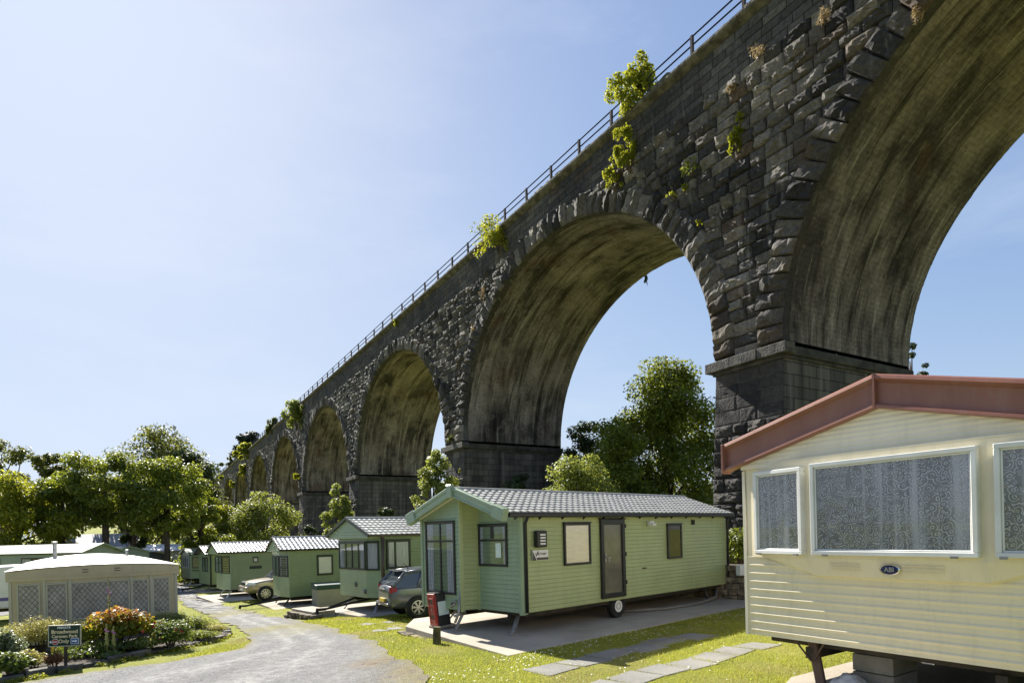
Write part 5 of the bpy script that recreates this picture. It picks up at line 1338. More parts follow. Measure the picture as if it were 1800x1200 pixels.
# storage chest beside the third caravan
pb = at(557, 1066, 26.6)
ch = thing('storage_chest', (pb.x, pb.y, -1.02), R(33), 'beige plastic storage chest with a dark green lid', 'chest', 'chest')
mb = MB(); mb.box(0, 1.75, -.1, .75, 0, .86); [mb.box(x, x + .02, -.108, -.1, .03, .84) for x in (.58, 1.16)]; [mb.box(0, 1.75, -.106, -.1, z_, z_ + .01) for z_ in (.28, .56)]; mb.build('body', 'bin', ch, bevel=.015)
mb = MB(); mb.prism([(-.03, -.14, .86), (-.03, .79, .86), (-.03, .79, 1.12), (-.03, -.14, 1.06)], (1.81, 0, 0)); mb.build('lid', 'binlid', ch, bevel=.02)
pb = at(547, 1064, 27.0)
mb = MB(); mb.box(-.35, .35, -.2, .2, 0, .22); st_ = mb.build('step_block', 'block', bevel=.02); st_.location = (pb.x - .2, pb.y - .1, -1.05); st_.rotation_euler = (0, 0, R(33)); tag(st_, 'low brown concrete step beside the storage chest', 'step')
# under the cream caravan: blockwork pier, sack, pipe
mb = MB()
cxl = np.array([.8315, .5555]); cw = lambda x, t: (3.1 + cd[0] * t + cxl[0] * x, 8.44 + cd[1] * t + cxl[1] * x)
p_ = thing('block_pier', (*cw(.75, 1.42), .06), RZC, 'stacked concrete block pier under the cream caravan', 'block pier')
for i in range(2):
    mb = MB(); mb.box(-.3, .3, -.24, .24, .01 + i * .22, .22 + i * .22); mb.build('concrete_block', 'block', p_, bevel=.012)
mb = MB(); mb.box(-.2, .2, -.15, .15, .442, .465); mb.build('packing_board', 'slate', p_)
def blob(name, loc, size, mat, lab, cat, seed=1, rz=0):
    bm = bmesh.new(); bmesh.ops.create_icosphere(bm, subdivisions=4, radius=1); r = np.random.default_rng(seed)
    K = r.normal(size=(14, 3)); Kp = r.random(14) * 6
    for v in bm.verts:
        n = np.array(v.co); f = 1 + sum(.035 * math.sin(K[i] @ n * 3.2 + Kp[i]) for i in range(14)); f += .05 * abs(math.sin(n[0] * 9 + n[1] * 7)) 
        z_ = n[2]; v.co = Vector((n[0] * size[0] * f, n[1] * size[1] * f, max(-.55, z_) * size[2] * f + size[2] * .56))
    me = bpy.data.meshes.new(name); bm.to_mesh(me); bm.free(); me.polygons.foreach_set('use_smooth', [True] * len(me.polygons))
    o = link(name, me, None, mat); o.location = loc; o.rotation_euler = (0, 0, rz); return tag(o, lab, cat)
blob('plastic_sack', (*cw(.25, 1.25), .06), (.22, .13, .13), 'bag', 'crumpled white plastic sack by the block pier', 'sack', 3, R(-40))
sk = at(1425, 1188, 7.9)
mb = MB(); mb.prism([(-.3, -.2, 0), (.3, -.16, 0), (.28, .2, 0), (-.26, .18, 0)], (0, 0, .03)); fs_ = mb.build('flattened_sack', 'bag', bevel=.012); fs_.location = (*cw(-.1, .95), .062); fs_.rotation_euler = (0, 0, R(-20)); tag(fs_, 'flat white sack with dark print lying by the leg of the cream caravan', 'sack')
mb = MB(); mb.box(-.2, .12, -.13, -.06, .0301, .0335); mb.build('dark_print', 'logo_dark', fs_)
mb = MB(); mb.tube([(0, 0, .1), (.4, .5, .1), (.9, 1.2, .12)], .09, 10); dp_ = mb.build('clay_pipe', 'rubble', smooth=True); dp_.location = (*cw(.9, 2.6), .07); tag(dp_, 'dusky brown pipe lying in the shade beneath the cream caravan', 'pipe')
# hose behind the green caravan
mb = MB(); hp_ = [Vector((c1.location.x, c1.location.y, 0)) + Vector((d1[0], d1[1], 0)) * x + Vector((-d1[1], d1[0], 0)) * y + Z3 * z_ for x, y, z_ in ((3.9, .6, -.05), (5.2, -.05, -.055), (6.8, -.1, -.055), (8.0, .05, .0), (8.5, .3, .25), (8.7, .5, .5))]
mb.tube(hp_, .045, 8); ho = mb.build('drain_hose', 'hose', smooth=True); tag(ho, 'grey drain hose lying on the pad under the big green caravan', 'hose')
mt = at(1305, 1005, 18.5)
mb = MB(); mb.box(-.16, .16, -.1, .1, 0, .32); mbx = mb.build('meter_box', 'white', bevel=.02); mbx.location = (mt.x, mt.y, mt.z - .1); mbx.rotation_euler = (0, 0, R(20)); tag(mbx, 'small white meter box on the rubble wall beside the cream caravan', 'meter box')

# white shed behind the trees
shd = thing('long_shed', (-46, 74, -2.6), R(28), 'long shed with a pale roof glimpsed behind the tree trunks', 'shed')
mb = MB(); mb.box(0, 20, 0, 9, 0, 3.6); mb.build('wall', 'house', shd)
mb = MB(); mb.prism([(-.4, -.5, 3.5), (-.4, 4.5, 4.3), (-.4, 9.5, 3.5)], (21, 0, 0)); mb.build('roof', 'brightroof', shd)
mb = MB()
for x in (3, 8, 13): mb.box(x, x + 1.6, -.05, 0, 1.2, 2.4)
mb.build('window', 'carglass', shd)
sh2 = thing('slate_cottage', (-55, 73, -2.6), R(25), 'cottage with a grey slate roof and chimney behind the yellow green trees', 'cottage')
mb = MB(); mb.box(0, 9, 0, 7, 0, 3.6); mb.build('wall', 'house', sh2)
mb = MB(); mb.prism([(-.3, -.4, 3.5), (-.3, 3.5, 5.8), (-.3, 7.4, 3.5)], (9.6, 0, 0)); mb.box(1, 1.8, 3, 4, 5, 6.8); mb.build('roof', 'slate', sh2)
# ------------------------------------------------------------------ foliage
def leaf_cloud(C, Rd, n, size, rng, up=.6, shell=.45, asp=.62, nz=None):
    C = np.asarray(C, float); Rd = np.asarray(Rd, float)
    w = Rd.prod(1) ** .75; k = rng.choice(len(C), n, p=w / w.sum())
    d = rng.normal(size=(n, 3)); d /= np.linalg.norm(d, axis=1)[:, None]
    r = rng.random(n) ** shell
    p = C[k] + d * r[:, None] * Rd[k]
    nm = d * .7 + rng.normal(size=(n, 3)) * .45 + np.array([0, 0, up]); nm /= np.linalg.norm(nm, axis=1)[:, None]
    t = np.cross(nm, rng.normal(size=(n, 3))); t /= np.linalg.norm(t, axis=1)[:, None]; t[:, 2] -= .25
    b = np.cross(nm, t); b /= np.linalg.norm(b, axis=1)[:, None]
    s = size * rng.uniform(.6, 1.3, n)[:, None]
    v = np.stack([p - t * s * .5, p + b * s * asp * .5 + nm * s * .08, p + t * s * .5, p - b * s * asp * .5 + nm * s * .08], 1)
    cl = rng.random(len(C))
    tone = np.clip(.35 * cl[k] + .65 * rng.random(n), 0, 1)
    return v, tone, p
def leafmesh(name, v, tone, tip=None):
    n = len(v); f = np.arange(n * 4).reshape(n, 4); at_ = {'tone': np.repeat(tone, 4)}
    if tip is not None: at_['tip'] = np.repeat(tip, 4)
    return npmesh(name, v.reshape(-1, 3), f, False, at_)
def tree(name, label, base, h, rx, ry, mat, n, leaf, seed, clear=.25, cat='tree', group=None, K=26, trunk_r=None, lean=0, kr=(.26, .42), flat=.75, open_=1.0, top=1.0):
    rng = np.random.default_rng(seed); t = thing(name, base, rng.random() * 0, label, cat, group)
    if kr == (.26, .42): K, kr = int(K * 1.9), (.17, .31)
    zc_, rz_ = h * (clear + (1 - clear) / 2), h * (1 - clear) / 2
    C, Rd = [], []
    for i in range(K):
        d = rng.normal(size=3); d /= np.linalg.norm(d); rr = rng.uniform(.35, .98) ** .7 * open_
        z = d[2] * rr; taper = 1 - .35 * max(0, z) * top
        c = np.array([d[0] * rr * rx * taper, d[1] * rr * ry * taper, zc_ + z * rz_])
        q = rng.uniform(*kr); C.append(c * np.array([1 - q * .5, 1 - q * .5, 1]) + [lean * c[2] / h, 0, 0]); Rd.append([rx * q, ry * q, min(rx, rz_) * q * flat])
    C, Rd = np.array(C), np.array(Rd)
    Rd[:, 2] = np.minimum(Rd[:, 2], np.maximum(.2, h - C[:, 2]))
    v, tone, _ = leaf_cloud(C, Rd, n, leaf, rng)
    link('crown', leafmesh('crown', v, tone), t, mat)
    tr = trunk_r or h * .022; mb = MB()
    fork = Vector((lean * clear, 0, h * max(clear, .18) * 1.05)); topv = Vector((lean, 0, h * .86))
    mb.tube([(0, 0, -.5), (.02, 0, h * .06), fork * .6, fork, fork.lerp(topv, .45), topv], [tr * 1.5, tr * 1.1, tr * .95, tr * .85, tr * .5, tr * .1], 9)
    for i in np.argsort(-Rd[:, 0])[:min(16, K)]:
        c = Vector(C[i]); a = fork.lerp(topv, rng.uniform(0, .55) if c.z > fork.z else 0); m = a.lerp(c, .5) + Vector(rng.normal(size=3)) * .1 * rx * .5 - Vector((0, 0, .06 * h * rng.random()))
        mb.tube([a, m, c], [tr * .42, tr * .26, tr * .06], 6)
    mb.build('trunk', 'bark', t, smooth=True)
    return t
def bush(name, label, base, size, mat, n, leaf, seed, cat='shrub', group=None, K=14, tipf=None, kr=(.3, .5), shell=.4, up=.6, asp=.62, rz=0, stems=True):
    rng = np.random.default_rng(seed); t = thing(name, base, rz, label, cat, group)
    C, Rd = [], []
    for i in range(K):
        d = rng.normal(size=3); d /= np.linalg.norm(d); d[2] = rng.uniform(-.85, 1) if cat == 'plant' else abs(d[2]) * .9 - .1; d[:2] *= (1.15 - .5 * max(0, d[2])) if cat == 'plant' else 1; rr = rng.uniform(.3, 1.0 if cat == 'plant' else .8); q = rng.uniform(*kr)
        C.append([d[0] * rr * size[0], d[1] * rr * size[1], size[2] * (.42 + .5 * d[2] * rr)]); Rd.append([size[0] * q, size[1] * q, size[2] * q * .6])
    v, tone, p = leaf_cloud(C, Rd, n, leaf, rng, up=up, shell=shell, asp=asp)
    tip = None
    if tipf: tip = np.clip((p[:, 2] / size[2] - tipf) * 3.2 + rng.normal(size=n) * .35, 0, 1)
    link('foliage', leafmesh('foliage', v, tone, tip), t, mat)
    if stems:
        mb = MB()
        for c in C[:10]: mb.tube([(0, 0, -.1), Vector((c[0] * .5, c[1] * .5, c[2] * .55)), c], [(.02 * size[2] + .006) * (.5 if cat == 'plant' else 1), (.012 * size[2] + .004) * (.5 if cat == 'plant' else 1), .004], 5)
        mb.build('stems', 'bark', t, smooth=True)
    return t
def pxtree(name, label, cx, topy, Y, wpx, mat, n, leaf, seed, **kw):
    b = at(cx, topy, Y); bz = float(gz(b.x, Y)); rx = wpx / 2 * Y / F
    return tree(name, label, (b.x, Y, bz), b.z - bz, rx, kw.pop('ry', rx * .9), mat, n, leaf, seed, **kw)
GT = 'trees beyond the caravans'
pxtree('broadleaf_tree', 'tall olive green tree cut off at the left edge above the yellow green one', 2, 763, 78, 150, 'leaf_olive', 11000, .42, 1, clear=.3, group=GT)
pxtree('broadleaf_tree', 'bright yellow green tree with low branches at the left edge', 28, 826, 50, 200, 'leaf_yellow', 14000, .3, 2, clear=.05, group=GT, K=34)
pxtree('broadleaf_tree', 'thin airy tree with open crown against the sky', 92, 778, 64, 100, 'leaf_olive', 4600, .34, 3, clear=.45, group=GT, K=14, open_=1.05, kr=(.2, .33))
pxtree('broadleaf_tree', 'rounded mid green tree between the yellow green tree and the tall reddish trunk', 108, 828, 53, 160, 'leaf_mid', 13000, .3, 4, clear=.36, group=GT, K=30)
pxtree('broadleaf_tree', 'spreading tree with a tall bare reddish trunk in front of the shed', 182, 786, 53, 185, 'leaf_mid', 14000, .28, 5, clear=.42, group=GT, K=30, trunk_r=.3)
pxtree('broadleaf_tree', 'huge dark dome shaped tree standing highest behind the others', 283, 746, 88, 215, 'leaf_olive', 20000, .42, 6, clear=.12, group=GT, K=40, top=.7)
pxtree('broadleaf_tree', 'huge dark shoulder tree sloping down towards the viaduct end', 335, 788, 84, 130, 'leaf_dark', 11000, .42, 16, clear=.08, group=GT, K=30)
pxtree('broadleaf_tree', 'dense dark green tree on two slim trunks right of the shed', 290, 800, 54, 165, 'leaf_mid', 15000, .28, 7, clear=.36, group=GT, K=32)
pxtree('broadleaf_tree', 'leafy mid green tree closest to the far end of the row', 350, 840, 60, 115, 'leaf_mid', 10000, .3, 8, clear=.1, group=GT, K=26)
pxtree('broadleaf_tree', 'low yellow green tree at the foot of the far viaduct arches', 384, 886, 66, 95, 'leaf_yellow', 8000, .3, 9, clear=.05, group=GT, K=22)
pxtree('broadleaf_tree', 'slim dark tree with a bent trunk in front of the shed', 232, 850, 56, 60, 'leaf_dark', 3600, .28, 19, clear=.3, group=GT, K=14)
b = at(305, 750, 96); 
def conifer(label, cx, topy, Y, wpx, seed):
    p = at(cx, topy, Y); bz = float(gz(p.x, Y)); h = p.z - bz; rng = np.random.default_rng(seed); t = thing('conifer_tree', (p.x, Y, bz), 0, label, 'tree', GT)
    C, Rd = [], []; rx = wpx / 2 * Y / F
    for z in np.linspace(.2, .99, 16):
        for k in range(5):
            a = rng.random() * 6.28; r = rx * (1.02 - z) * 2.2
            C.append([math.cos(a) * r * .55, math.sin(a) * r * .55, h * z]); Rd.append([r * .5 + .2, r * .5 + .2, h * .022])
    v, tone, _ = leaf_cloud(C, Rd, 6000, .35, rng, up=.9, asp=.3); link('crown', leafmesh('crown', v, tone), t, 'leaf_pine')
    mb = MB(); mb.tube([(0, 0, -.5), (0, 0, h * .97)], [.35, .03], 8); mb.build('trunk', 'bark', t)
conifer('dark pointed conifer poking out above the dome shaped tree', 307, 749, 97, 34, 4)
# by the viaduct
GV = 'trees at the foot of the viaduct'
pxtree('broadleaf_tree', 'bright bushy tree in front of the fourth and fifth arches', 463, 862, 66, 155, 'leaf_lime', 16000, .26, 10, clear=.03, group=GV, K=40)
pxtree('broadleaf_tree', 'slender pale green sapling hugging a pier behind the third caravan', 594, 834, 46, 76, 'leaf_lime', 10000, .2, 11, clear=.0, group=GV, K=48, top=1.3, kr=(.26, .42), open_=.85)
pxtree('broadleaf_tree', 'loose yellow green tree rising behind the mid green caravan roof', 748, 768, 34, 112, 'leaf_lime', 12000, .16, 12, clear=.0, group=GV, K=70, open_=.95, kr=(.15, .27), top=1.5, lean=.8)
pxtree('sycamore_tree', 'big dense sycamore seen through the largest full arch', 1172, 624, 42, 262, 'leaf_mid', 68000, .22, 13, clear=-.15, group=GV, K=130, kr=(.19, .31), top=1.25)
pxtree('broadleaf_tree', 'blue green tree half hidden left of the big sycamore', 1034, 738, 47, 150, 'leaf_dark', 12000, .26, 14, clear=.06, group=GV, K=26)
pxtree('broadleaf_tree', 'lighter rounded tree just behind the ridge of the big green caravan', 1016, 782, 30, 180, 'leaf_lime', 20000, .15, 15, clear=.0, group=GV, K=60, kr=(.2, .34))
pxtree('broadleaf_tree', 'dark hazel like bush at the foot of the pier behind the green caravan', 912, 822, 41, 105, 'leaf_dark', 8000, .2, 17, clear=.02, group=GV, K=26)
pxtree('broadleaf_tree', 'feathery tree top peeping past the nearest arch', 1598, 580, 50, 80, 'leaf_dark', 3000, .22, 18, clear=.2, group=GV, K=34, kr=(.12, .22), open_=1.1)
pxtree('pine_tree', 'dark spreading pine rising above the far end of the viaduct parapet', 436, 756, 215, 62, 'leaf_pine', 12000, .8, 20, clear=.5, group=GV, K=40, flat=.6, kr=(.28, .42))
pxtree('broadleaf_tree', 'pale green tree where the far end of the viaduct meets the hill', 392, 806, 205, 40, 'leaf_olive', 3000, .9, 21, clear=.05, group=GV, K=18)
pxtree('broadleaf_tree', 'shady ivy covered bush at the foot of the third pier', 675, 880, 52, 60, 'leaf_dark', 3000, .24, 22, clear=.02, group=GV, K=18)
pxtree('broadleaf_tree', 'dark undergrowth bush in front of the far arches', 425, 868, 110, 60, 'leaf_dark', 4000, .4, 23, clear=.02, group=GV, K=20)
pxtree('broadleaf_tree', 'dark bush beneath the third arch left of the bright sapling', 540, 905, 80, 60, 'leaf_dark', 4000, .32, 24, clear=.02, group=GV, K=20)
b = at(1298, 915, 20.2); pxtree('broadleaf_tree', 'mid green tree filling the gap between the lighter rounded tree and the sycamore', 1084, 728, 39, 205, 'leaf_mid', 22000, .22, 26, clear=-.1, group=GV, K=60, kr=(.2, .32))
b = at(1298, 915, 20.2); bush('hedge_bush', 'leafy hedge bush on top of the rubble wall between the two nearest caravans', (b.x, b.y, .55), (1.2, 1.0, b.z - .55), 'leaf_mid', 5000, .11, 25, 'shrub', 'hedge')
# far wood filling the view between the trunks
rng = np.random.default_rng(77); C, Rd = [], []
for i in range(150):
    x = rng.uniform(-140, -10); y = rng.uniform(104, 122) + max(0, (x + 60) * .8); z0 = float(gz(x, y)); hh = rng.uniform(2, 6.0)
    C.append([x, y, z0 + hh * .6]); Rd.append([3.4, 3, hh * .55])
v, tone, _ = leaf_cloud(C, Rd, 26000, .6, rng); tag(link('distant_wood', leafmesh('distant_wood', v, tone), None, 'leaf_mid'), 'low green wood in the distance between the tree trunks', 'wood', None, 'stuff')
C, Rd = [], []
for i in range(95):
    px_ = rng.uniform(0, 420); Y = rng.uniform(56, 66); p = at(px_, 950, Y); z0 = float(gz(p.x, Y)); C.append([p.x, Y, z0 + .7]); Rd.append([1.9, 1.2, rng.uniform(.7, 2.0)])
v, tone, _ = leaf_cloud(C, Rd, 24000, .26, rng); tag(link('undergrowth', leafmesh('undergrowth', v, tone), None, 'leaf_mid'), 'bright undergrowth along the foot of the trees', 'undergrowth', None, 'stuff')

C, Rd = [], []
for i in range(70):
    a = rng.uniform(R(115), R(300)); r = rng.uniform(24, 30); x, y = math.cos(a + R(0)) * r - 2, math.sin(a) * r - 2
    if y > -2 and x > -25: continue
    C.append([x, y, float(gz(x, y)) + rng.uniform(.5, 3.4)]); Rd.append([3, 3, rng.uniform(1., 2)])
v, tone, _ = leaf_cloud(C, Rd, 12000, .5, rng); tag(link('tree_belt', leafmesh('tree_belt', v, tone), None, 'leaf_mid'), 'belt of trees on the near side of the park mirrored in the windows', 'trees', None, 'stuff')

# plants rooted in the masonry
def onface(x, y, off=0):     # point on the viaduct face seen at a photo position
    a, b_ = ray(x, y); d = np.array([a, 1, b_]); t = (VC + off) / (d @ VN); return Vector(d * t + np.array([0, 0, CZ]))
GP = 'plants growing from the viaduct'
def wallplant(label, x, y, w, h, mat, n, leaf, seed, off=-.25, **kw):
    p = onface(x, y, off); s = (p.y) / F; return bush('wall_plant', label, (p.x, p.y, p.z), (w * s / 2, w * s / 2 * .6, h * s), mat, n, leaf, seed, 'plant', GP, stems=True, **{**dict(kr=(.11, .26), K=30), **kw})
wallplant('dense yellow green bush sprouting beside the railing, highest of the wall plants', 1119, 205, 104, 104, 'leaf_yellow', 5500, .14, 31, off=.1, kr=(.15, .3), K=40)
wallplant('upright light green bush hanging under the parapet just below the highest bush', 1107, 300, 66, 92, 'leaf_yellow', 2000, .14, 32)
wallplant('small pale trailing tuft at the lower left of the upright light green bush', 1080, 334, 38, 62, 'leaf_yellow', 700, .13, 33)
wallplant('spreading leafy branch with a twig reaching over the railing', 878, 446, 86, 62, 'leaf_yellow', 1300, .17, 34, kr=(.2, .36))
wallplant('wispy green twig reaching left past the railing post', 846, 412, 44, 24, 'leaf_lime', 120, .15, 35, off=.1, kr=(.12, .2))
wallplant('drooping bright fern on the dark masonry above the pier', 1295, 266, 32, 56, 'leaf_yellow', 700, .12, 36)
wallplant('little round fern just above the drooping one', 1300, 216, 16, 24, 'leaf_yellow', 160, .1, 37)
wallplant('faint green tuft between the fern and the arch crown', 1215, 305, 34, 30, 'leaf_lime', 320, .1, 38)
wallplant('tiny green tuft right above the arch ring', 1204, 335, 18, 18, 'leaf_yellow', 120, .09, 39)
wallplant('pair of tiny sprigs at the crown of the arch ring', 1180, 348, 22, 14, 'leaf_yellow', 90, .09, 40)
wallplant('single yellow sprig on the right shoulder of the arch ring', 1229, 398, 12, 14, 'leaf_yellow', 80, .09, 41)
wallplant('small bush on the string course left of the pale blue stain', 698, 574, 18, 12, 'leaf_yellow', 160, .2, 42, off=-.1)
wallplant('large pale bush over the pier between the third and fourth arches', 522, 756, 60, 62, 'leaf_lime', 2400, .34, 43, off=-.6)
wallplant('round dark green bush on the parapet left of the large pale bush', 479, 762, 28, 36, 'leaf_olive', 1000, .4, 44, off=0)
wallplant('thin tuft standing up above the large pale bush', 532, 722, 10, 14, 'leaf_lime', 90, .3, 45, off=-.3)
wallplant('yellowish bush hanging from the far parapet under the pine', 432, 806, 42, 34, 'leaf_yellow', 1200, .6, 46, off=-.5)
wallplant('yellow tuft below the far parapet, lower than the one under the pine', 428, 836, 14, 22, 'leaf_yellow', 500, .55, 47, off=-.5)
wallplant('little yellow bush halfway down the far piers', 410, 856, 14, 12, 'leaf_yellow', 300, .6, 48, off=-.5)
wallplant('little yellow bush at the pier between the fourth and fifth arches', 522, 841, 15, 11, 'leaf_yellow', 260, .36, 49, off=-.5)
wallplant('dusky bush on the parapet at the far end', 406, 822, 16, 22, 'leaf_olive', 600, .6, 50, off=.2)
wallplant('yellow speck of a plant on the last visible pier', 389, 843, 8, 10, 'leaf_yellow', 160, .6, 51, off=-.5)
wallplant('grassy tuft growing on the impost left of the full arch', 792, 776, 16, 14, 'leaf_olive', 160, .16, 52, off=-.3)
wallplant('green sprig low on the pier by the mid green caravan', 808, 830, 6, 8, 'leaf_yellow', 60, .12, 53, off=-.7)
wallplant('dangling leafy sprig at the far edge of the big arch', 1138, 499, 20, 18, 'leaf_dark', 70, .16, 54, off=DEP, K=8)
for i, (x, y, w, h, lab) in enumerate([(1335, 100, 60, 34, 'dry straw tuft in the joints high above the fern'), (1450, 40, 36, 34, 'dry straw tuft near the top of the photo'), (1612, 40, 22, 40, 'dry hanging stems by the nearest arch ring'), (1285, 160, 30, 16, 'dry grass wisp above the little round fern'), (848, 528, 18, 38, 'dry straw plant beside the left haunch of the full arch'), (832, 590, 12, 30, 'dry straw plant lower on the left haunch of the full arch')]):
    wallplant(lab, x, y, w * .7, h * .7, 'dry', 150, .2, 60 + i, kr=(.25, .45), asp=.12)

# ------------------------------------------------------------------ flower bed
kp = [(-10, 1203), (40, 1193), (100, 1183), (160, 1171), (215, 1161), (270, 1149), (320, 1139), (360, 1131), (392, 1124), (406, 1117), (402, 1109), (385, 1103)]
KP = [ghit(*p) for p in kp]
kw_ = thing('kerb_wall', tuple(KP[4]), 0, 'low curved wall of mossy kerb stones round the flower bed', 'kerb', 'kerb')
def resample(P, n):
    P = np.array([tuple(p) for p in P]); d = np.concatenate([[0], np.cumsum(np.linalg.norm(np.diff(P, axis=0), axis=1))]); t = np.linspace(0, d[-1], n); return np.stack([np.interp(t, d, P[:, i]) for i in range(3)], 1)
ks = resample(KP, 22); o_ = np.array(KP[4])
for i in range(len(ks) - 1):
    a, b_ = Vector(ks[i] - o_), Vector(ks[i + 1] - o_); d = b_ - a; L = d.length; d.normalize(); n_ = Vector((-d.y, d.x, 0)).normalized()
    mb = MB(); w = random.uniform(.1, .2); hh = random.uniform(.07, .14)
    mb.obox(a, d, Z3, n_, (.008, L - .008), (-.1, hh), (-.02 - random.uniform(0, .03), w)); mb.build('kerb_stone', 'coping', kw_, bevel=.03, seg=2)
inner = [Vector(p) for p in ks] + [ghit(300, 1096), ghit(160, 1116), ghit(0, 1140)]
P2 = np.array([(p[0], p[1]) for p in inner]); c_ = P2.mean(0)
mb = MB(); mb.add([(x + (c_[0] - x) * .03, y + (c_[1] - y) * .03, float(gz(x, y)) + .09) for x, y in P2] + [(c_[0], c_[1], float(gz(*c_)) + .2)], [(i, (i + 1) % len(P2), len(P2)) for i in range(len(P2))]); tag(mb.build('flower_bed_soil', 'soil'), kind='structure')
GB = 'shrubs in the flower bed'
def bedplant(name, label, cx, by, topy, wpx, mat, n, leaf, seed, **kw):
    p = ghit(cx, by); s = p.y / F; return bush(name, label, (p.x, p.y, p.z + .05), (wpx * s / 2 * 1.28, wpx * s / 2 * 1.0, (by - topy) * s * 1.12), mat, n, leaf, seed, kw.pop('cat', 'shrub'), GB, **kw), p, s
bedplant('photinia_shrub', 'big green shrub with orange red young leaves behind the foxglove', 208, 1150, 1066, 122, 'leaf_photinia', 5200, .1, 70, K=26, tipf=.55, kr=(.22, .36))
bedplant('spirea_shrub', 'pale golden feathery shrub just left of the sign', 70, 1152, 1086, 88, 'leaf_gold', 5200, .06, 71, K=20, asp=.4)
bedplant('spirea_shrub', 'low pale golden shrub peeping behind the sign', 130, 1122, 1084, 74, 'leaf_gold', 2600, .06, 72, K=12, asp=.4)
bedplant('leafy_shrub', 'dark leafy plant with white flecked leaves at the left edge', 2, 1172, 1104, 62, 'leaf_white', 2400, .075, 73, K=22)
bedplant('leafy_shrub', 'low dark green foliage at the lower left corner', 18, 1192, 1150, 70, 'leaf_rose', 2200, .08, 74, K=16)
bedplant('heather_shrub', 'small rounded rust brown shrub below the sign', 97, 1178, 1149, 34, 'leaf_rust', 2000, .04, 75, K=14, asp=.4)
bedplant('rusty_shrub', 'loose yellow and rust shrub left of the rounded one', 58, 1180, 1146, 54, 'leaf_gold', 1100, .06, 76, K=16)
rs, p, s = bedplant('rose_bush', 'dark leafed rose bush with crimson flowers', 300, 1142, 1094, 78, 'leaf_rose', 3600, .06, 77, K=22)
def flowers(parent, n, size, spread, z0, z1, mat, seed, name='flower'):
    rng = np.random.default_rng(seed)
    for i in range(n):
        c = Vector((rng.uniform(-1, 1) * spread[0], -abs(rng.uniform(.3, 1)) * spread[1], rng.uniform(z0, z1))); mb = MB()
        for k in range(6):
            a = k * 1.05; mb.add([c, c + Vector((math.cos(a - .4), -.5, math.sin(a - .4))) * size * .7, c + Vector((math.cos(a), -.4, math.sin(a))) * size, c + Vector((math.cos(a + .4), -.5, math.sin(a + .4))) * size * .7], [(0, 1, 2, 3)])
        mb.build(name, mat, parent)
flowers(rs, 8, .04, (.42, .42), .25, .62, 'petal_red', 1)
bedplant('clipped_shrub', 'light green rounded shrub behind the rose bush', 296, 1118, 1075, 66, 'leaf_lime', 3400, .05, 78, K=24)
bedplant('white_edged_shrub', 'grey green shrub with pale leaf edges at the right of the rose bush', 342, 1118, 1084, 56, 'leaf_lime', 2400, .055, 79, K=18)
bedplant('spirea_shrub', 'low golden green cushion at the right end of the bed', 372, 1116, 1098, 48, 'leaf_gold', 2000, .05, 80, K=16)
bedplant('leafy_shrub', 'loose green foliage filling the bed behind the sign and photinia', 150, 1132, 1100, 130, 'leaf_rose', 3800, .065, 91, K=26)
bedplant('leafy_shrub', 'fine pale green foliage at the back of the bed behind the roses', 250, 1122, 1090, 90, 'leaf_lime', 3000, .055, 92, K=20)
bedplant('leafy_shrub', 'low mixed greenery in front of the grey green shrub', 345, 1130, 1110, 70, 'leaf_lime', 2400, .05, 93, K=18)
bedplant('leafy_shrub', 'low bushy greenery along the kerb below the photinia', 170, 1158, 1130, 120, 'leaf_rose', 2600, .07, 81, K=22)
bedplant('leafy_shrub', 'mid green leafy clump between the photinia and the roses', 255, 1148, 1118, 60, 'leaf_lime', 1700, .06, 82, K=14)
cf, p, s = bedplant('cream_flower_plant', 'tall cream flowered plant at the left corner of the beige caravan', 22, 1140, 1096, 30, 'leaf_lime', 500, .06, 83, K=8)
flowers(cf, 7, .07, (.16, .2), .4, .62, 'petal_cream', 2)
yf, p, s = bedplant('yellow_flower_plant', 'small plant with yellow flowers right below the sign', 118, 1160, 1134, 40, 'leaf_rose', 500, .06, 84, K=8)
flowers(yf, 5, .05, (.25, .25), .1, .3, 'petal_yellow', 3)
def foxglove(label, cx, by, topy, seed, n0=.25):
    p = ghit(cx, by); s = p.y / F; h = (by - topy) * s; rng = np.random.default_rng(seed); t = thing('foxglove', (p.x, p.y - .1, p.z), 0, label, 'flower', 'foxgloves')
    mb = MB(); mb.tube([(0, 0, 0), (.01, 0, h * .5), (0, 0, h)], [.012, .01, .004], 6); mb.build('stem', 'moss', t)
    mb = MB(); md = MB(); mp = MB()
    for i in range(46):
        z = h * (.45 + .55 * i / 46); a = i * 2.4; r = .05 * (1.15 - i / 60); d = Vector((math.cos(a), math.sin(a), -.35)); q = Vector((0, 0, z))
        if i < 26: md.tube([q, q + d * r * .7], [.016, .012], 5)
        elif i < 36 and i % 2: mp.tube([q, q + d * r * .6, q + d * r * 1.2], [.008, .016, .02], 7)
        else: md.tube([q, q + d * r * .5], [.012, .008], 5)
    md.build('seed_pods', 'mat_pod', t); mp.build('bells', 'petal_pink', t)
    v, tone, _ = leaf_cloud([[0, 0, h * .12]], [[.25, .25, h * .12]], 60, .2, rng); link('leaves', leafmesh('leaves', v, tone), t, 'leaf_rose')
M['mat_pod'] = pm('pale_green_pods', (.3, .32, .1), None, rough=.7)
foxglove('tall foxglove spike rising in front of the beige caravan window', 199, 1152, 1012, 1)
foxglove('shorter foxglove with faded mauve bells in front of the photinia', 194, 1160, 1094, 2)
foxglove('slim foxglove stem right beside the mauve one', 206, 1158, 1098, 3)
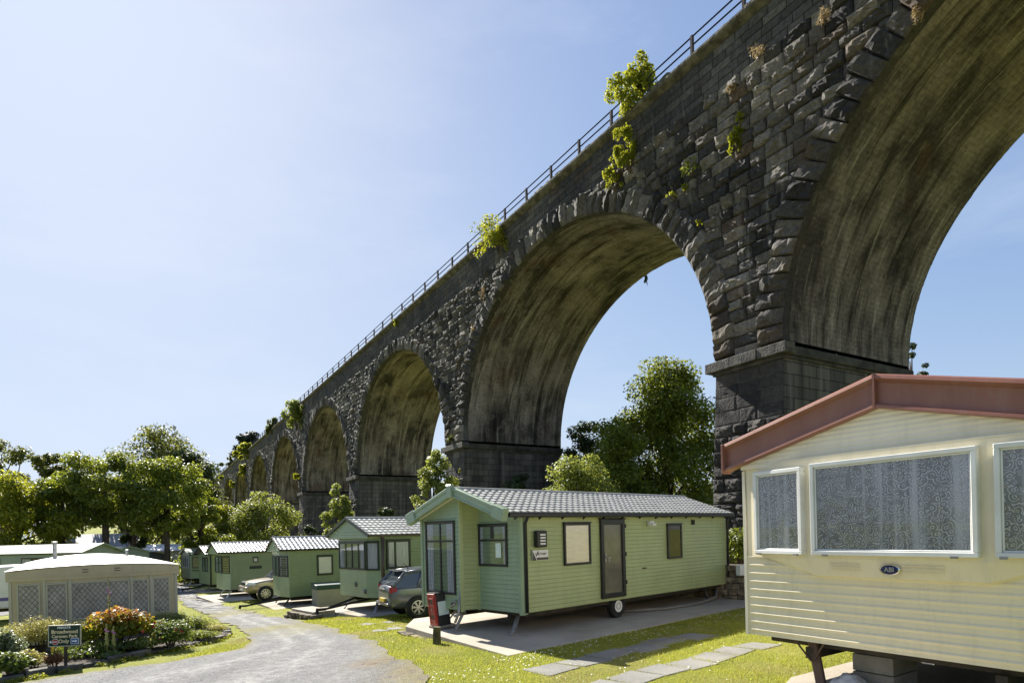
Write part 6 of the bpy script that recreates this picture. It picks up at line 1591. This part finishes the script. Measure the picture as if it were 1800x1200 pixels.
# sign
p0 = at(84, 1098, 12.2); p1 = at(139, 1096, 12.5)
sg = ghit(112, 1172); Ys = sg.y - .1
tl, tr, bl, br = at(82.5, 1099, Ys), at(139.5, 1097, Ys + .12), at(85.5, 1136, Ys), at(142, 1133, Ys + .12)
U = (tr - tl); Ws = U.length; U.normalize(); Hs = (tl - bl).length; Vv = (tl - bl).normalized(); Nn = U.cross(Vv).normalized()
Vv = Nn.cross(U).normalized()
O = bl + U * ((tr - tl).length / 2); 
sgn = thing('park_sign', (O.x, O.y, float(gz(O.x, O.y))), 0, 'dark green caravan park sign on a post in the flower bed', 'sign', 'sign')
dz = O - Vector(sgn.location); cz = dz + Vv * Hs / 2
mb = MB(); mb.obox(cz, U, Vv, Nn, (-Ws / 2, Ws / 2), (-Hs / 2, Hs / 2), (-.012, .012)); bd = mb.build('board', 'signgreen', sgn)
mb = MB(); e = .008
for a, b_, c, d in ((-Ws / 2, Ws / 2, Hs / 2 - .012, Hs / 2 + .003), (-Ws / 2, Ws / 2, -Hs / 2 - .003, -Hs / 2 + .012), (-Ws / 2 - .003, -Ws / 2 + .012, -Hs / 2, Hs / 2), (Ws / 2 - .012, Ws / 2 + .003, -Hs / 2, Hs / 2)): mb.obox(cz, U, Vv, Nn, (a, b_), (c, d), (-.014, .017))
mb.build('frame', 'creamframe', sgn)
mb = MB(); mb.tube([dz - Vv * (dz.z - .0) * 1.0 - Nn * .03, cz - Nn * .03], .03, 8); mb.build('post', 'bark', sgn)
FM = lambda u, v, n=.013: frame_mat(cz + U * u * Ws + Vv * v * Hs + Nn * n, U, Vv, Nn)
text('PRIVATE', Hs * .15, 'palewhite', bd, FM(-.02, .38), .0015); text('Broadwood', Hs * .235, 'gold', bd, FM(-.0, .185), .0035); text('Caravan Park', Hs * .2, 'gold', bd, FM(.0, -.03), .003); text('Only', Hs * .23, 'gold', bd, FM(-.03, -.265), .003)
cA = cz - U * Ws * .285 - Vv * Hs * .28
mb = MB(); mb.disc(cA + Nn * .0135, Nn, Hs * .145, 28); mb.build('no_entry_rim', 'palewhite', bd)
mb = MB(); mb.disc(cA + Nn * .0155, Nn, Hs * .125, 28); mb.build('no_entry_disc', 'signred', bd)
mb = MB(); mb.obox(cA, U, Vv, Nn, (-Hs * .09, Hs * .09), (-Hs * .022, Hs * .022), (.012, .0175)); mb.build('no_entry_bar', 'palewhite', bd)
q = cz - U * Ws * .43 - Vv * Hs * .28 + Nn * .0145
mb = MB(); mb.add([q - U * .022, q + Vv * .028, q + U * .022, q - Vv * .028], [(0, 1, 2, 3)]); mb.build('small_arrow', 'palewhite', bd)
cB = cz + U * Ws * .315 - Vv * Hs * .27
mb = MB(); mb.obox(cB, U, Vv, Nn, (-Ws * .125, Ws * .125), (-Hs * .14, Hs * .14), (.0, .0135)); mb.build('blue_panel_rim', 'palewhite', bd)
mb = MB(); mb.obox(cB, U, Vv, Nn, (-Ws * .11, Ws * .11), (-Hs * .12, Hs * .12), (.0, .0155)); mb.build('blue_panel', 'signblue', bd)
mb = MB(); w, h = Ws * .085, Hs * .03; q = cB + Nn * .0172
mb.add([q - U * w - Vv * h, q + U * w * .25 - Vv * h, q + U * w * .25 + Vv * h, q - U * w + Vv * h], [(0, 1, 2, 3)]); mb.add([q + U * w * .2 - Vv * h * 2.4, q + U * w, q + U * w * .2 + Vv * h * 2.4], [(0, 1, 2)]); mb.build('white_arrow', 'palewhite', bd)

# ------------------------------------------------------------------ grass blades and daisies
def inpoly(P, poly):
    poly = np.array([(p[0], p[1]) for p in poly]); x, y = P[:, 0], P[:, 1]; c = np.zeros(len(P), bool); j = len(poly) - 1
    for i in range(len(poly)):
        xi, yi = poly[i]; xj, yj = poly[j]
        if yi != yj: c ^= ((yi > y) != (yj > y)) & (x < (xj - xi) * (y - yi) / (yj - yi) + xi)
        j = i
    return c
rng = np.random.default_rng(123)
def sample(n, x0, x1, y0, y1, fall):
    P = np.stack([rng.uniform(x0, x1, n), rng.uniform(y0, y1, n)], 1)
    keep = rng.random(n) < np.clip((9.5 / P[:, 1]) ** fall, 0, 1)
    z = gz(P[:, 0], P[:, 1]); u = P[:, 0] / P[:, 1] * F; v_ = -(z - CZ) / P[:, 1] * F
    ix = 900 + u * cs + (v_ + V0) * sn; iy = 600 - u * sn + (v_ + V0) * cs
    keep &= (ix > -20) & (ix < 1820) & (iy < 1225)
    P = P[keep]
    ex = inpoly(P, road_poly)
    for q in pads + flags + [[tuple(p)[:2] for p in inner]]: qq = np.array([(p_[0], p_[1]) for p_ in q]); ex |= inpoly(P, qq.mean(0) + (qq - qq.mean(0)) * (.8 if len(q) == 4 and np.ptp(qq[:, 0]) < 2.5 else 1))
    return P[~ex]
P = np.concatenate([sample(420000, -7, 8, 7.5, 21, 1.3), sample(90000, -22, 0, 13, 45, 1.2)])
n = len(P); z = gz(P[:, 0], P[:, 1]); far = np.clip(P[:, 1] / 10, 1, 3)
a = rng.random(n) * 6.283; hh = rng.uniform(.02, .05, n) * (1 + .25 * (far - 1)); w = rng.uniform(.003, .006, n) * far
tuft = .5 + .5 * np.sin(P[:, 0] * 2.1 + 1.3 * np.sin(P[:, 1] * 1.7)) * np.sin(P[:, 1] * 2.3)
hh *= .75 + .5 * tuft
fx_ = sum(np.sin(P[:, 0] * a_ + P[:, 1] * b_ + c_) for a_, b_, c_ in ((.9, 1.3, 0), (-1.7, .8, 2), (2.6, -1.9, 4), (.4, -.7, 1), (3.9, 2.8, 5)))
dryf = np.clip((fx_ - .9) * .5 + rng.normal(size=n) * .22, 0, .9); hh *= 1 - .35 * dryf
dx, dy = np.cos(a), np.sin(a); b3 = np.stack([P[:, 0], P[:, 1], z - .004], 1)
lean = np.stack([np.cos(a + 1.4) * hh * .6, np.sin(a + 1.4) * hh * .6, hh], 1)
V = np.stack([b3 - np.stack([dx * w, dy * w, 0 * w], 1), b3 + np.stack([dx * w, dy * w, 0 * w], 1), b3 + lean], 1)
gr = link('grass', npmesh('grass', V.reshape(-1, 3), np.arange(n * 3).reshape(n, 3), False, {'tone': np.repeat(np.clip(.6 * rng.random(n) + .4 * tuft, 0, 1), 3), 'tip': np.repeat(dryf, 3)}), None, 'blade'); tag(gr, 'short mown lawn grass around the caravans', 'grass', None, 'stuff')
P = sample(15000, -6, 8, 8, 22, .6)
den = np.sin(P[:, 0] * 1.1 + 2.1 * np.sin(P[:, 1] * .6)) * np.sin(P[:, 1] * 1.3 + P[:, 0] * .4)
side_ = np.exp(-(((P - A) @ np.array([d1[1], -d1[0]]) - .5) / .45) ** 2)
P = P[rng.random(len(P)) < .02 + .09 * np.clip(den, 0, 1) + .85 * side_ * (den > -.25)]
n = len(P); z = gz(P[:, 0], P[:, 1]) + rng.uniform(.03, .06, n); k = np.arange(6) * math.pi / 3; r = rng.uniform(.010, .015, n)
cV = np.stack([P[:, 0], P[:, 1], z], 1)[:, None] + np.stack([np.cos(k)[None] * r[:, None], np.sin(k)[None] * r[:, None], (rng.normal(size=(n, 6)) * .002)], 2)
da = link('daisies', npmesh('daisies', cV.reshape(-1, 3), np.arange(n * 6).reshape(n, 6)), None, 'daisy'); tag(da, 'tiny white daisies scattered through the lawn', 'daisies', None, 'stuff')
# loose stones on the gravel
Pg = np.stack([rng.uniform(-14, 0, 60000), rng.uniform(7.5, 24, 60000)], 1); Pg = Pg[inpoly(Pg, road_poly)]; Pg = Pg[rng.random(len(Pg)) < np.clip((9 / Pg[:, 1]) ** 1.5, 0, 1) * .2]
n = len(Pg); r = rng.uniform(.004, .010, n); o6 = np.array([(1, 0, 0), (0, 1, 0), (-1, 0, 0), (0, -1, 0), (0, 0, .5), (0, 0, -.7)])
sv = np.concatenate([Pg, (gz(Pg[:, 0], Pg[:, 1]) + .024)[:, None]], 1)[:, None] + o6[None] * r[:, None, None] * rng.uniform(.6, 1.3, (n, 6, 1))
f8 = np.array([(0, 1, 4), (1, 2, 4), (2, 3, 4), (3, 0, 4), (1, 0, 5), (2, 1, 5), (3, 2, 5), (0, 3, 5)]); tag(link('loose_gravel', npmesh('loose_gravel', sv.reshape(-1, 3), (f8[None] + 6 * np.arange(n)[:, None, None]).reshape(-1, 3)), None, 'flag'), 'loose stones scattered over the gravel road', 'gravel', None, 'stuff')
# weeds along the kerb
rngw = np.random.default_rng(5); C = [(p[0] - .1 * rngw.random() + .1, p[1] - .22, p[2] + .03) for p in resample(KP, 60) if rngw.random() < .6]
v, tone, _ = leaf_cloud(C, [[.16, .1, .06]] * len(C), 2600, .05, rngw); tag(link('kerb_weeds', leafmesh('kerb_weeds', v, tone), None, 'leaf_yellow'), 'small bright weeds along the foot of the kerb stones', 'weeds', None, 'stuff')

# ------------------------------------------------------------------ light
SAZ, SEL = R(-35.5), R(38.5)
sd = Vector((math.sin(SAZ) * math.cos(SEL), math.cos(SAZ) * math.cos(SEL), math.sin(SEL)))
su = bpy.data.lights.new('sun', 'SUN'); su.energy = 3.8; su.angle = R(.5); su.color = (1, .95, .86)
so = bpy.data.objects.new('sun', su); COL.objects.link(so); so.rotation_euler = (-sd).to_track_quat('-Z', 'Y').to_euler()
wd = bpy.data.worlds.new('World'); sc.world = wd; wd.use_nodes = True; nt = wd.node_tree; nt.nodes.clear()
sk = nt.nodes.new('ShaderNodeTexSky'); sk.sky_type = 'NISHITA'; sk.sun_disc = False; sk.sun_elevation = SEL; sk.sun_rotation = SAZ
sk.air_density = 1.0; sk.dust_density = .7; sk.ozone_density = 2.0; sk.altitude = 50
bg = nt.nodes.new('ShaderNodeBackground'); bg.inputs['Strength'].default_value = .14
ow = nt.nodes.new('ShaderNodeOutputWorld')
# soft shoulder: sky colour compressed per channel to hold down the glare round the sun
sp_n = nt.nodes.new('ShaderNodeSeparateColor'); cb_n = nt.nodes.new('ShaderNodeCombineColor'); nt.links.new(sk.outputs[0], sp_n.inputs[0])
def mm(op, a, b_):
    n_ = nt.nodes.new('ShaderNodeMath'); n_.operation = op
    for i_, v_ in enumerate((a, b_)):
        if isinstance(v_, float): n_.inputs[i_].default_value = v_
        else: nt.links.new(v_, n_.inputs[i_])
    return n_.outputs[0]
SKS = .07
for i_, k_ in enumerate((.232, .268, .325)):
    c_ = mm('MULTIPLY', sp_n.outputs[i_], (.88, .89, 1.03)[i_])
    nt.links.new(mm('DIVIDE', c_, mm('SQRT', mm('ADD', mm('POWER', mm('DIVIDE', c_, k_ / SKS), 2.0), 1.0), 0.0)), cb_n.inputs[i_])
tc_n = nt.nodes.new('ShaderNodeTexCoord'); mp_n = nt.nodes.new('ShaderNodeMapping'); mp_n.inputs['Scale'].default_value = (1.6, 1.1, 5.5); mp_n.inputs['Rotation'].default_value = (.2, .35, .3)
nz_n = nt.nodes.new('ShaderNodeTexNoise'); nz_n.inputs['Scale'].default_value = 1.5; nz_n.inputs['Detail'].default_value = 7; nz_n.inputs['Roughness'].default_value = .6
rp_n = nt.nodes.new('ShaderNodeValToRGB'); rp_n.color_ramp.elements[0].position = .48; rp_n.color_ramp.elements[1].position = .8; rp_n.color_ramp.elements[1].color = (.3, .3, .3, 1)
mx_n = nt.nodes.new('ShaderNodeMix'); mx_n.data_type = 'RGBA'; mx_n.inputs[7].default_value = (.27 / SKS, .29 / SKS, .32 / SKS, 1)
nt.links.new(tc_n.outputs['Generated'], mp_n.inputs[0]); nt.links.new(mp_n.outputs[0], nz_n.inputs['Vector']); nt.links.new(nz_n.outputs['Fac'], rp_n.inputs[0]); nt.links.new(rp_n.outputs[0], mx_n.inputs[0]); nt.links.new(cb_n.outputs[0], mx_n.inputs[6])
nt.links.new(mx_n.outputs[2], bg.inputs[0])   # faint wisps of high cloud
bg.inputs['Strength'].default_value = SKS; nt.links.new(bg.outputs[0], ow.inputs[0])
vs_ = sc.view_settings; vs_.view_transform = 'Standard'; vs_.look = 'None'; vs_.gamma = 1; vs_.exposure = 1.72; vs_.use_curve_mapping = False
sc.cycles.max_bounces = 8; sc.cycles.diffuse_bounces = 4; sc.cycles.glossy_bounces = 3; sc.cycles.transparent_max_bounces = 12; sc.cycles.transmission_bounces = 4
